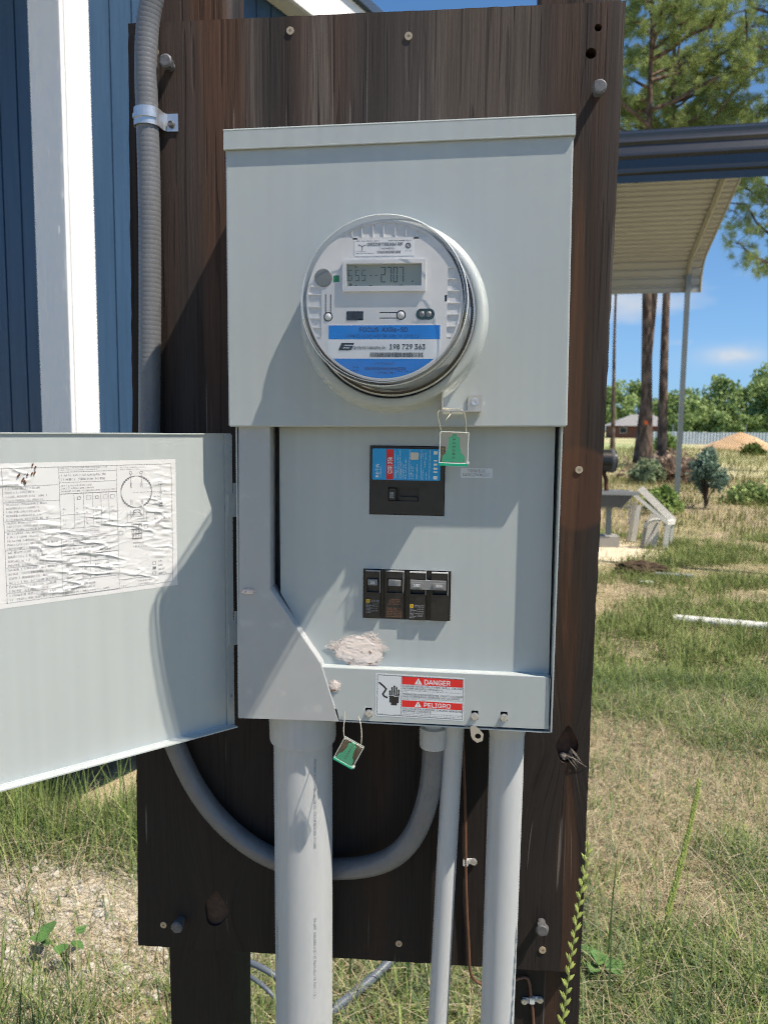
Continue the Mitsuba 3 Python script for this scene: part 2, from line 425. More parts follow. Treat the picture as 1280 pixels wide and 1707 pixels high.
ia, ja = np.meshgrid(np.arange(99), np.arange(1099), indexing='ij'); k0 = (ia * 1100 + ja).ravel()
face_ = trimesh.Trimesh(fv, np.vstack([np.stack([k0, k0 + 1100, k0 + 1101], 1), np.stack([k0, k0 + 1101, k0 + 1], 1)]), process=False)
add(shed + '__corner_board', cat(face_, bx(-.161, 0.001, -.0005, .016, ZB - .005, ZT)), 'trim_rough', smooth=40, M=SM)
add(shed + '__corner_board', bx(-.019, 0.0, .0185, .121, ZB - .005, ZT, .002), 'trim_white', M=SM)
OH = .10; ZE = 2.10
add(shed + '__soffit', cat(bx(-SL - OH, OH - .02, -.45, .0, ZE - .21, ZE - .20), bx(-.01, OH - .02, .001, SD + .2, ZE - .21, ZE - .20)), 'soffit_white', M=SM)
add(shed + '__fascia', bx(OH - .02, OH, -.45, SD + .2, ZE - .215, ZE, .002), 'trim_white', M=SM)
add(shed + '__fascia', bx(-SL - OH, OH - .021, -.47, -.45, ZE - .215, ZE, .002), 'trim_white', M=SM)
rf = Polygon([(OH + .03, ZE + .003), (OH + .03, ZE + .05), (-SL / 2, ZE + 1.0), (-SL - OH - .03, ZE + .05), (-SL - OH - .03, ZE + .003), (-SL / 2, ZE + .95)])
add(shed + '__roof', prism(rf, -.50, SD + .25), 'roof_blue', M=SM)
add(shed + '__gable', prism(Polygon([(-SL + .05, ZE - .2), (-.05, ZE - .2), (-SL / 2, ZE + .90)]), .02, .05), 'siding_blue', M=SM)
for xs in (-.45, -1.4, -2.45):
    add(shed + '__skid', bx(xs - .05, xs + .05, .25, SD - .05, G - .02, ZB - .012), 'wood', M=SM)

# ------------------------------------------------------------------ carport
CM = rotz(180 - 5.3, (3.98, 13.6, 0))                    # local X to the left along the ridge, local Y towards us


def f_cream(p, n, uv):
    return mix((.43, .44, .44), (.48, .49, .49), fbm(p.x * 2, p.y * 2, p.z * 2, 3))


mat('carport_under', proc(f_cream), .5)
mat('carport_top', (.016, .019, .027), .22, spec=.7, clearcoat=1.0)
mat('carport_trim', (.36, .34, .28), .5)
mat('post_steel', proc(lambda p, n, uv: mix((.19, .21, .215), (.27, .295, .30), fbm(p.x * 8, p.y * 8, p.z * 4, 3))), .4, .3)
W, ZEV, LEN = 6.54, 2.433, 6.4
prof = []
for k in range(9):                                       # far eave: a short vertical leg, then a tight bend, then the slope to the ridge
    a = k / 8 * math.radians(75); prof.append((.42 - .42 * math.cos(a), .16 + .42 * math.sin(a)))
prof = [(0, 0), (0, .08)] + prof
zr = prof[-1][1] + (W / 2 - prof[-1][0]) * .25
half = prof + [(W / 2, zr)]
full = np.array(half + [(W - a, b) for a, b in half[-2::-1]])
tl = np.r_[0, np.cumsum(np.linalg.norm(np.diff(full, axis=0), axis=1))]


def roof_at(s, off):
    c = np.stack([np.interp(s, tl, full[:, 0]), np.interp(s, tl, full[:, 1])], -1)
    e = 1e-2
    d = np.stack([np.interp(s + e, tl, full[:, 0]) - np.interp(s - e, tl, full[:, 0]), np.interp(s + e, tl, full[:, 1]) - np.interp(s - e, tl, full[:, 1])], -1)
    d /= np.linalg.norm(d, axis=1, keepdims=True)
    return c + np.stack([-d[:, 1], d[:, 0]], -1) * np.asarray(off)[:, None]


carport = thing('carport', 'tall metal carport with black ribbed roof and cream underside behind the board', 'carport')
RIB, NS = .152, 9
NP = int(tl[-1] / (RIB * 6)) + 1
for i in range(NP):
    s0, s1 = i * RIB * 6 - (.012 if i else 0), min((i + 1) * RIB * 6, tl[-1])
    ss, oo = [], []
    s = i * RIB * 6
    while s < s1 - 1e-6:
        for ds, o in ((0, 0), (.086, 0), (.106, .032), (.132, .032), (.151, 0)):
            if s + ds < s1: ss.append(s + ds); oo.append(o)
        s += RIB
    ss.append(s1); oo.append(0)
    ss, oo = np.array(ss), np.array(oo) + .001 * (i % 2)
    for nm, off, m in (('__roof_panel', .010, 'carport_top'), ('__underside', .004, 'carport_under')):
        q = roof_at(ss, oo + off); n = len(q)
        v = np.vstack([np.c_[np.full(n, -.02), q[:, 0], q[:, 1] + ZEV], np.c_[np.full(n, LEN), q[:, 0], q[:, 1] + ZEV]])
        k = np.arange(n - 1)
        msh = trimesh.Trimesh(v, np.vstack([np.stack([k, k + 1, k + 1 + n], 1), np.stack([k, k + 1 + n, k + n], 1)]), process=False)
        if nm == '__roof_panel': last = add(carport + nm, msh, m, M=CM)
        else: add(last + nm, msh, m, M=CM)
q = roof_at(np.linspace(0, tl[-1], 80), np.full(80, -.035))
for xt in (.20, 1.72, 3.24, 4.76, 6.25):
    pth = np.c_[np.full(80, xt), q[:, 0], q[:, 1] + ZEV]
    add(carport + '__roof_bow', tube(pth, .04, 4), 'carport_trim', M=CM)
    for yy in (.06, W - .06):
        if yy > 1 and xt in (1.72, 4.76): continue        # the open front has posts at its ends and middle only
        add(carport + '__post', bx(xt - .042, xt + .042, yy - .042, yy + .042, G, ZEV + .30, .004), 'post_steel', M=CM)
for yy in (.06,):
    add(carport + '__base_rail', bx(.15, LEN, yy - .034, yy + .034, G + .005, G + .075, .004), 'post_steel', M=CM)
qe = roof_at(np.linspace(0, tl[-1], 80), np.full(80, .006))
add(carport + '__end_trim', tube(np.c_[np.full(80, -.025), qe[:, 0], qe[:, 1] + ZEV], .022, 4), 'carport_trim', M=CM)

# ------------------------------------------------------------------ leaves and needles
scene['foliage'] = {'type': 'principledthin', 'base_color': {'type': 'mesh_attribute', 'name': 'vertex_color'}, 'roughness': .55, 'diff_trans': .55, 'spec_trans': 0.0}
scene['foliage'] = {'type': 'twosided', 'bsdf': {'type': 'diffuse', 'reflectance': {'type': 'mesh_attribute', 'name': 'vertex_color'}}} if False else scene['foliage']


def unit(v): return v / (np.linalg.norm(v, axis=-1, keepdims=True) + 1e-12)


def needles(c, d, n, L, w, cols, rng):
    """n long needles from each tuft centre c, spread about the direction d; one thin triangle each"""
    m = len(c)
    c = np.repeat(c, n, 0); d = np.repeat(d, n, 0)
    v = unit(d * .9 + rng.normal(size=(m * n, 3)) * .75)
    L = L * rng.uniform(.7, 1.2, (m * n, 1))
    s = unit(np.cross(v, rng.normal(size=(m * n, 3)))) * w
    b = c + rng.normal(size=(m * n, 3)) * .04
    V = np.stack([b - s, b + s, b + v * L - [0, 0, 1] * (L * .12)], 1).reshape(-1, 3)
    col = np.repeat(np.clip(cols, 0, 1), n * 3, 0) * np.repeat(rng.uniform(.8, 1.25, (m * n, 1)), 3, 0)
    return V, np.arange(m * n * 3).reshape(-1, 3), col


def leafcards(c, size, cols, rng):
    n = len(c)
    a = unit(rng.normal(size=(n, 3))); b = unit(np.cross(a, rng.normal(size=(n, 3))))
    s = size * rng.uniform(.6, 1.3, (n, 1))
    V = np.stack([c - a * s, c + b * s * .55, c + a * s, c - b * s * .55], 1).reshape(-1, 3)
    k = np.arange(n)[:, None] * 4
    return V, np.vstack([k + [0, 1, 2], k + [0, 2, 3]]), np.repeat(cols, 4, 0)


mat('bark', proc(lambda p, n, uv: mix((.075, .052, .042), (.24, .175, .14), smoothstep(.3, .7, fbm(p.x * 9, p.y * 9, p.z * 3, 3)) * (.5 + .5 * noise(p.x * 40, p.y * 40, p.z * 9)))), .9, spec=.1, bump=(lambda p, n, uv: fbm(p.x * 14, p.y * 14, p.z * 4, 3), .03, 5e-3))


def pine(name, label, base, top, r, crown0, spread, n_br, seed, group=None, dens=1.0, extra=()):
    R = np.random.default_rng(seed)
    t = thing(name, label, 'tree', group)
    base = np.array([base[0], base[1], float(gz(*base)) - .1]); top = np.array(top, float)
    ts = np.linspace(0, 1, 22)[:, None]
    path = base + (top - base) * ts + np.c_[.12 * np.sin(ts * 5 + seed), .12 * np.cos(ts * 4 + seed), 0 * ts] * ts
    add(t + '__trunk', tube(path, r * (1.0 + .35 * np.exp(-ts[:, 0] * 30)) * (1 - .88 * ts[:, 0]), 12), 'bark', smooth=True)
    cs, ds, brs = [], [], []
    H = top[2] - crown0
    todo = []
    for i in range(n_br):
        h = crown0 + H * (i + R.uniform(0, 1)) / n_br
        f = (h - crown0) / H
        todo.append((h, R.uniform(0, 2 * np.pi), spread * (1.05 - .75 * f) * R.uniform(.6, 1.1)))
    todo += list(extra)
    for h, az, L in todo:
        o = base + (top - base) * ((h - base[2]) / (top[2] - base[2]))
        dirn = np.array([math.cos(az), math.sin(az), R.uniform(.05, .5)])
        s = np.linspace(0, 1, 7)[:, None]
        p = o + dirn * L * s + np.c_[0 * s, 0 * s, .18 * L * s * s] + R.normal(size=(7, 3)) * .05 * L * s
        brs.append(tube(p, .055 * (L / 3) * (1 - .8 * s[:, 0]) + .008, 5, False))
        for k in range(int(14 * L / 2.5 * dens) + 2):
            f = R.uniform(.35, 1.02)
            q = o + dirn * L * f + np.array([0, 0, .18 * L * f * f])
            side = R.normal(size=3) * np.array([1, 1, .5]); side = side / np.linalg.norm(side)
            l2 = L * .30 * R.uniform(.3, 1.1)
            e = q + side * l2
            brs.append(tube(np.array([q, (q + e) / 2 + [0, 0, .04], e]), [.018, .012, .006], 3, False))
            for g in range(4):
                ff = R.uniform(.35, 1.05)
                cs.append(q + (e - q) * ff + R.normal(size=3) * .10); ds.append(unit(side * .6 + np.array([0, 0, .6]) + dirn * .3))
    cs, ds = np.array(cs), np.array(ds)
    tone = meshkit.noise(cs * .9, seed)[:, None]
    cols = np.array([.20, .27, .11]) * (1 - tone) + np.array([.50, .58, .24]) * tone
    V, F, col = needles(cs, ds, 30, .27, .010, cols, R)
    add(t + '__branches', cat(*brs), 'bark')
    add(t + '__crown', trimesh.Trimesh(V, F, process=False), 'foliage', color=col)
    return t


GP = 'pines behind the carport'
pine('pine_tree', 'tall pine with the thickest trunk left of the carport post, orange tag on its bark', (6.62, 29.4), (5.9, 29.4, 18.5), .235, 9.6, 4.0, 30, 3, extra=[(10.4, .2, 3.6), (11.5, -.3, 4.2), (12.5, .3, 4.2), (13.2, -.6, 4.0)])
pine('pine_tree', 'pine with the slightly thinner trunk just left of the carport post', (7.72, 31.7), (7.25, 31.7, 19.5), .20, 9.5, 3.8, 30, 5, extra=[(10.6, -.9, 3.4), (11.2, .1, 3.8), (12.6, -.2, 4.2)])
pine('pine_tree', 'slim pine leaning close behind the thickest trunk', (7.15, 33.6), (8.3, 34.2, 18), .19, 11, 3.0, 18, 8)
pine('pine_tree', 'thin far pine trunk nearest the edge of the wooden board', (10.3, 58), (10.0, 58, 16), .17, 9.5, 3.2, 18, 9)
pine('pine_tree', 'pine outside the right edge whose boughs hang beside the carport eave', (12.3, 28.6), (11.9, 28.6, 18), .22, 5.0, 3.6, 26, 12, dens=.9, extra=[(6.0, math.pi * .97, 3.6), (7.4, math.pi * 1.02, 3.4), (8.6, math.pi * .93, 3.6), (5.2, math.pi * 1.05, 3.3), (12.0, math.pi * 1.0, 3.9), (13.5, math.pi * .9, 3.7)])
tg = thing('marker_tag', 'small orange tag fixed to the thickest pine trunk', 'tag')
mat('orange_tag', (.75, .13, .03), .5)
solo(tg, bx(6.40, 6.54, 29.09, 29.12, .22, .38, .01), 'orange_tag')


def broadleaf(label, x, y, h, w, col0, col1, seed, group, n=2600, size=.3):
    R = np.random.default_rng(seed)
    t = thing('broadleaf_tree', label, 'tree', group); h *= .88
    z0 = float(gz(x, y))
    path = np.array([[x, y, z0 - .1], [x + R.normal() * .1, y, z0 + h * .3], [x + R.normal() * .3, y, z0 + h * .6], [x, y, z0 + h * .85]])
    lim = [tube(spline(path, 8), np.linspace(.16, .04, 8) * h / 8, 7)]
    cl = []
    for i in range(34):
        a, f = R.uniform(0, 2 * np.pi), R.uniform(.12, 1)
        rad = w * .5 * (math.sin(math.pi * min(1, .18 + .8 * f)) ** .6) * R.uniform(.25, 1.0)
        c = np.array([x + rad * math.cos(a), y + rad * math.sin(a), z0 + h * (.10 + .84 * f)])
        cl.append((c, R.uniform(.10, .19) * w))
        if i % 4 == 0: lim.append(tube(np.array([[x, y, z0 + h * .3 * f + .4], (c + [x, y, z0 + h * .5]) / 2, c]), [.06, .04, .015], 4))
    add(t + '__trunk', cat(*lim), 'bark')
    P, Cc = [], []
    for c, r in cl:
        m = n // len(cl)
        P.append(c + unit(R.normal(size=(m, 3))) * (r * R.uniform(.3, 1.1, (m, 1)) ** .6))
        k = R.uniform(0, 1); Cc.append(np.tile(np.array(col0) * (1 - k) + np.array(col1) * k, (m, 1)) * R.uniform(.75, 1.25, (m, 1)))
    V, F, col = leafcards(np.vstack(P), size, np.vstack(Cc), R)
    add(t + '__crown', trimesh.Trimesh(V, F, process=False), 'foliage', color=col)


GT = 'trees of the far tree line'
RT = np.random.default_rng(21)
D0, D1 = (.20, .28, .10), (.40, .50, .22)
spots = [(26.5, 100, 6.0, 5), (28.6, 104, 6.6, 5.5), (30.6, 98, 5.2, 5), (32.6, 108, 10.2, 6), (34.6, 101, 8.6, 6), (36.4, 99, 9.2, 6.5), (38.6, 103, 10, 7), (42, 100, 9.5, 7),
         (24.6, 97, 5.6, 4.6), (40, 112, 12, 8), (30, 172, 13, 9), (36, 176, 13.5, 10), (41, 170, 11, 9), (25, 178, 12, 9), (46, 174, 12, 9), (20, 182, 11, 10), (14, 185, 11, 11)]
for i, (x, y, h, w) in enumerate(spots):
    far = y > 150
    broadleaf('dusky far tree rising behind the low house' if far else 'green leafy tree standing behind the pale metal fence', x, y, h, w, D0, D1, 100 + i, 'trees behind the house' if far else GT, 2200, .45 if far else .3)

# low house, fence, mound
hs = thing('house', 'low far house with grey hip roof and brick walls, left of the pale fence', 'house')
mat('brick', (.16, .07, .05), .9); mat('roof_grey', (.24, .235, .24), .9); mat('glass_dark', (.03, .035, .04), .15)
add(hs + '__wall', bx(26.2, 37.4, 150, 158, G - .1, G + 2.3), 'brick')
hv = np.array([[25.6, 149.4, G + 2.3], [38, 149.4, G + 2.3], [38, 158.6, G + 2.3], [25.6, 158.6, G + 2.3], [30.2, 154, G + 4.5], [34.2, 154, G + 4.5]])
add(hs + '__roof', trimesh.convex.convex_hull(hv), 'roof_grey')
for x0 in (27.4, 31.2, 34.6):
    w_ = add(hs + '__window', bx(x0, x0 + 1.3, 149.93, 149.99, G + .9, G + 2.0), 'soffit_white')
    add(w_ + '__pane', bx(x0 + .08, x0 + 1.22, 149.90, 149.925, G + .98, G + 1.92), 'glass_dark')
mat('fence_metal', proc(lambda p, n, uv: mix((.42, .48, .54), (.54, .59, .63), fbm(p.x * .7, p.y, p.z * 2, 3))), .45)
fe = thing('metal_fence', 'long low fence of pale blue-white metal sheets across the far field', 'fence')
for i in range(17):
    x0 = 18.9 + i * 2.5
    zz = np.linspace(0, 2.48, 32)
    off = .03 * np.sign(np.sin(zz * 2 * np.pi / .31))
    vv = np.vstack([np.c_[x0 + zz, 86 + off + .25 * i * 0, np.full(32, G + .05)], np.c_[x0 + zz, 86 + off, np.full(32, G + 1.36 + .03 * math.sin(i * 2.1))]])
    k = np.arange(31)
    add(fe + '__panel', trimesh.Trimesh(vv, np.vstack([np.stack([k, k + 1, k + 33], 1), np.stack([k, k + 33, k + 32], 1)]), process=False), 'fence_metal')
    add(fe + '__post', bx(x0 - .05, x0 + .05, 86.06, 86.16, G, G + (2.2 if i % 3 == 1 else 1.45)), 'post_steel')
mat('sand_pile', proc(lambda p, n, uv: mix((.42, .27, .15), (.56, .40, .25), fbm(p.x * 1.5, p.y * 1.5, p.z * 4, 4))), .95, spec=.1)
ms = trimesh.creation.icosphere(4); v = ms.vertices.copy()
v = v * [3.1, 2.2, 1.0]; v[:, 2] = np.maximum(v[:, 2], -.2)
rr = np.sqrt((v[:, 0] / 3.1) ** 2 + (v[:, 1] / 2.2) ** 2)
v[:, 2] = np.where(v[:, 2] > 0, 1.45 * np.maximum(0, 1 - rr ** 1.25), v[:, 2]) + .22 * (meshkit.fbm(v * 1.3, 4, 3) - .5)
ms.vertices = v + [21.2, 64, G - .05]
add('sand_mound', ms, 'sand_pile', smooth=True); tag('sand_mound', 'pile of orange sand in front of the pale fence', 'mound')


def shrub(label, x, y, h, w, c0, c1, n, size, seed, category='shrub', stem=.25, group=None, name='shrub'):
    R = np.random.default_rng(seed)
    t = thing(name, label, category, group)
    z0 = float(gz(x, y))
    P, Cc, st = [], [], []
    for i in range(26):
        a = R.uniform(0, 2 * np.pi); f = R.uniform(stem, 1)
        rad = w * .5 * math.sqrt(R.uniform(0, 1)) * math.sin(math.pi * (.25 + .72 * (f - stem) / (1 - stem)))
        c = np.array([x + rad * math.cos(a), y + rad * math.sin(a), z0 + h * f])
        m = n // 26
        P.append(c + R.normal(size=(m, 3)) * w * .09)
        k = R.uniform(0, 1); Cc.append(np.tile(np.array(c0) * (1 - k) + np.array(c1) * k, (m, 1)) * R.uniform(.7, 1.3, (m, 1)))
        st.append(tube(np.array([[x, y, z0 - .02], [x + (c[0] - x) * .3, y + (c[1] - y) * .3, z0 + h * f * .5], c]), [.012 * h, .009 * h, .004 * h], 4, False))
    V, F, col = leafcards(np.vstack(P), size, np.vstack(Cc), R)
    add(t + '__stem', cat(*st), 'bark')
    add(t + '__leaves', trimesh.Trimesh(V, F, process=False), 'foliage', color=col)


shrub('small blue-green cedar sapling right of the carport post', 4.47, 14.2, 1.05, .62, (.14, .21, .16), (.27, .37, .29), 2600, .045, 1, 'sapling', .38, name='cedar_sapling')
shrub('grey-green bush at the foot of the thickest pine', 4.75, 20.5, .52, .8, (.20, .26, .15), (.34, .40, .25), 1800, .08, 2)
shrub('bright green weed clump left of the carport post foot', 3.42, 13.0, .42, .55, (.17, .26, .08), (.32, .42, .15), 1800, .06, 3)
shrub('loose green weeds right of the cedar sapling', 5.7, 15.4, .26, 1.0, (.20, .28, .10), (.34, .42, .17), 1500, .06, 4)
shrub('small green shrub in the field below the house', 11.5, 47, 1.1, 1.5, (.17, .26, .08), (.32, .42, .15), 1200, .12, 6)
shrub('tall weed clump in front of the sand mound', 17.5, 50, .45, 1.6, (.08, .12, .03), (.15, .20, .06), 1500, .13, 7)
shrub('dry pinkish brush pile beneath the pines', 5.7, 21.5, .30, 2.6, (.28, .20, .15), (.46, .36, .28), 3200, .10, 8, 'brush', .05, name='brush_pile')

# ------------------------------------------------------------------ yard things
mat('grill_black', (.014, .014, .016), .35); mat('rusty', (.13, .05, .025), .8); mat('shelf_grey', (.09, .10, .115), .5); mat('concrete', (.32, .31, .29), .9)
mat('frame_white', proc(lambda p, n, uv: mix((.55, .53, .47), (.72, .71, .67), fbm(p.x * 6, p.y * 6, p.z * 6, 3))), .5); mat('frame_dull', (.34, .32, .29), .7)
gq = thing('barbecue_grill', 'black barrel grill on a rusty stand with grey side shelf, half hidden by the board', 'grill')
barrel = tube([(1.30, 9.0, -.385), (1.34, 9.0, -.385), (1.80, 9.0, -.385), (1.86, 9.0, -.385), (1.875, 9.0, -.385)], [.08, .142, .142, .135, .10], 24)
add(gq + '__barrel', barrel, 'grill_black', smooth=40)
add(gq + '__lid_band', tube([(1.80, 9.0, -.385), (1.81, 9, -.385), (1.835, 9, -.385), (1.84, 9, -.385)], [.143, .149, .149, .143], 24, False), 'shelf_grey', smooth=40)
for q_ in ([(1.72, 9.05, -.50), (1.76, 9.03, -.62), (1.77, 9.02, -.76)], [(1.44, 9.05, -.50), (1.42, 9.03, -.62), (1.42, 9.02, -.76)]):
    add(gq + '__stand', tube(q_, .028, 8), 'rusty', smooth=True)
add(gq + '__shelf', cat(trimesh.convex.convex_hull(np.array([(1.25, 8.75, -.75), (2.06, 8.75, -.77), (2.09, 9.25, -.765), (1.25, 9.25, -.745), (1.25, 8.8, -.95), (1.93, 8.8, -.945), (1.95, 9.2, -.945), (1.25, 9.2, -.95), (2.02, 8.8, -.80), (2.02, 9.2, -.80)]))), 'shelf_grey')
add(gq + '__shelf_rim', bx(1.25, 2.11, 8.735, 8.75, -.79, -.742, .004), 'grey_plastic')
add(gq + '__leg', bx(1.775, 1.84, 8.97, 9.03, G + .14, -.951, .005), 'post_steel')
add(gq + '__leg', bx(1.30, 1.36, 8.97, 9.03, G, -.951, .005), 'post_steel')
add(gq + '__foot_block', bx(1.68, 1.93, 8.86, 9.10, G - .02, G + .14, .012), 'concrete')
chn = [tube(np.array([(2.035 + .02 * math.sin(i * 2), 8.9, -.80 - i * .02), (2.04, 8.905, -.815 - i * .02), (2.035 + .012 * math.sin(i), 8.9, -.823 - i * .02)]), .007, 5) for i in range(18)]
add(gq + '__chain', cat(*chn), 'zinc')
wf = thing('white_frame', 'white rectangular frame lying tilted on its side in the yard beside the grill', 'frame')


def bar(p0, p1, w, h):
    p0, p1 = np.array(p0, float), np.array(p1, float); d = p1 - p0; L = np.linalg.norm(d); d /= L
    a = np.cross(d, [0, 1, 0]); a /= np.linalg.norm(a); b = np.cross(d, a)
    m = bx(-w / 2, w / 2, -h / 2, h / 2, 0, L, .004); M = np.eye(4); M[:3, 0] = a; M[:3, 1] = b; M[:3, 2] = d; M[:3, 3] = p0
    m.apply_transform(M); return m


add(wf + '__rail', bar((2.03, 8.9, -.745), (2.47, 8.75, -1.12), .045, .05), 'frame_white')
add(wf + '__rail', bar((2.285, 9.5, -.76), (2.62, 9.1, -1.13), .09, .05), 'frame_white')
add(wf + '__end_rail', bar((2.44, 8.76, -1.13), (2.63, 9.12, -1.14), .06, .05), 'frame_white')
add(wf + '__leg', bar((2.47, 8.76, -1.13), (2.45, 8.76, G), .06, .05), 'frame_white')
add(wf + '__leg', bar((2.62, 9.12, -1.14), (2.60, 9.12, G), .035, .04), 'frame_white')
add(wf + '__leg', bar((2.24, 8.86, -1.10), (2.20, 8.86, G), .035, .04), 'frame_dull')
add(wf + '__cross_bar', tube(spline([(2.21, 8.80, -1.18), (2.27, 8.78, -1.10), (2.40, 8.77, -1.085)], 8), .02, 7), 'frame_white')
add(wf + '__panel', bar((2.36, 8.92, -1.03), (2.31, 8.92, G + .02), .15, .02), 'frame_white')
add(wf + '__brace', bar((2.36, 8.80, -1.12), (2.22, 8.80, -1.42), .02, .02), 'frame_dull')
add(wf + '__slat', cat(bar((2.14, 9.1, -.90), (2.08, 9.1, -1.40), .04, .02)), 'frame_dull')
add(wf + '__slat', cat(bar((2.21, 9.2, -.95), (2.16, 9.2, -1.42), .06, .02)), 'frame_white')
wp = thing('plastic_pipe', 'long white plastic pipe lying in the dry grass at the right', 'pipe')
ppth = np.array([(1.63, 5.0, G + .035), (1.97, 4.92, G + .035), (2.4, 4.82, G + .036), (3.2, 4.63, G + .04)])
R0 = .034
outer = tube(ppth, R0, 18, False); inner = tube(ppth, R0 - .004, 18, False)
solo(wp, cat(outer, inner), 'pvc_white', smooth=True)
gp_ = thing('metal_pipe', 'short grey metal pipe lying in the grass beyond the white pipe', 'pipe')
solo(gp_, tube([(1.92, 6.98, G + .02), (2.1, 6.95, G + .02), (2.30, 6.92, G + .018)], .022, 12), 'post_steel', smooth=40)
dc = trimesh.creation.icosphere(4); v = dc.vertices * [.24, .16, .10]
v = v * (.7 + .8 * meshkit.fbm(dc.vertices * 4, 4, 3))[:, None]; dc.vertices = v + [1.84, 7.13, G + .01]
mat('dark_soil', proc(lambda p, n, uv: mix((.035, .025, .018), (.13, .095, .065), fbm(p.x * 40, p.y * 40, p.z * 40, 3))), .95, spec=.1)
add('dirt_heap', dc, 'dark_soil'); tag('dirt_heap', 'small heap of dark clods left of the short grey pipe', 'dirt')
sc_ = thing('scrap_piece', 'small white scrap lying in the grass in front of the dirt heap', 'scrap')
solo(sc_, bx(1.70, 1.83, 6.55, 6.62, G + .002, G + .02, .004), 'pvc_white')

# ------------------------------------------------------------------ grass
def dens_patch(x, y):
    p = np.stack([x * 1.5, y * 1.5, 0 * x], -1)
    return meshkit.fbm(p, 3, 31)


def blades(n, xr, yr, L, w, lean, cols, seed, thresh, segs=3, lift=1.0, keep=None, clump=None, stony=.07):
    R = np.random.default_rng(seed)
    x, y = R.uniform(*xr, n), R.uniform(*yr, n)
    az = R.uniform(0, 2 * np.pi, n)
    if clump:                                           # tufts: blades that lean outwards from their crown
        cx0, cy0, rad = R.uniform(*xr, clump[0]), R.uniform(*yr, clump[0]), clump[1] * R.uniform(.5, 1.6, clump[0])
        ci = R.integers(0, clump[0], n); ox, oy = R.normal(size=n) * rad[ci], R.normal(size=n) * rad[ci]
        x, y = cx0[ci] + ox, cy0[ci] + oy
        az = np.arctan2(oy, ox) + R.normal(size=n) * .6
    d = dens_patch(x, y)
    ok = R.uniform(0, 1, n) < np.clip((d - thresh[0]) / (thresh[1] - thresh[0]), thresh[2], 1)
    dg = np.sqrt(((x + 1.15) / .85) ** 2 + ((y - 1.02) / .42) ** 2)
    ok &= R.uniform(0, 1, n) < np.clip((dg - .45) * 1.3, stony, 1)
    dsd = np.sqrt(((x - 1.55) / .95) ** 2 + ((y - 8.6) / 1.1) ** 2)
    ok &= R.uniform(0, 1, n) < np.clip((dsd - .6) * 2, .03, 1)
    # nothing grows inside the shed's footprint, through the posts or through the pipes
    lx = (x - C[0]) * math.cos(hr) - (y - C[1]) * math.sin(hr); ly = (x - C[0]) * math.sin(hr) + (y - C[1]) * math.cos(hr)
    ok &= ~((lx < .02) & (ly > .1) & (ly < SD))
    ok &= ~((y > -.12) & (y < .13) & (((x > -.36) & (x < .27))))
    if keep is not None: ok &= keep(x, y)
    x, y, d, az = x[ok], y[ok], d[ok], az[ok]; m = len(x)
    Lb = R.uniform(*L, m) * (.6 + .8 * d); le = R.uniform(*lean, m)
    ww = R.uniform(*w, m)
    ts = np.linspace(0, 1, segs + 1)
    dx, dy = np.cos(az), np.sin(az)
    z0 = gz(x, y) - .004
    V = []
    for t in ts:
        hor = Lb * np.sin(le) * t ** 1.4; ver = Lb * lift * (t * np.cos(le) + .25 * np.sin(le) * (t - t * t) * 2) - (.10 * Lb * t ** 3 * np.sin(le) if lift == 1 else 0)
        cx, cy, cz = x + dx * hor, y + dy * hor, z0 + np.maximum(ver, .003 + .012 * t)
        hw = ww * (1 - t ** 1.6) * .5
        if t < 1:
            V.append(np.stack([cx - dy * hw, cy + dx * hw, cz], -1)); V.append(np.stack([cx + dy * hw, cy - dx * hw, cz], -1))
        else:
            V.append(np.stack([cx, cy, cz], -1))
    nv = 2 * segs + 1
    V = np.stack(V, 1).reshape(-1, 3)
    f = []
    for s in range(segs - 1):
        f += [(2 * s, 2 * s + 1, 2 * s + 3), (2 * s, 2 * s + 3, 2 * s + 2)]
    f.append((2 * segs - 2, 2 * segs - 1, 2 * segs))
    F = (np.arange(m)[:, None, None] * nv + np.array(f)[None]).reshape(-1, 3)
    k = R.uniform(0, 1, (m, 1)) ** 1.2
    c = np.array(cols[0]) * (1 - k) + np.array(cols[1]) * k
    c = c * R.uniform(.75, 1.25, (m, 1))
    return V, F, np.repeat(c, nv, 0)


def join(parts):
    at, V, F, Cc = 0, [], [], []
    for v, f, c in parts:
        V.append(v); F.append(f + at); Cc.append(c); at += len(v)
    return trimesh.Trimesh(np.vstack(V), np.vstack(F), process=False), np.vstack(Cc)


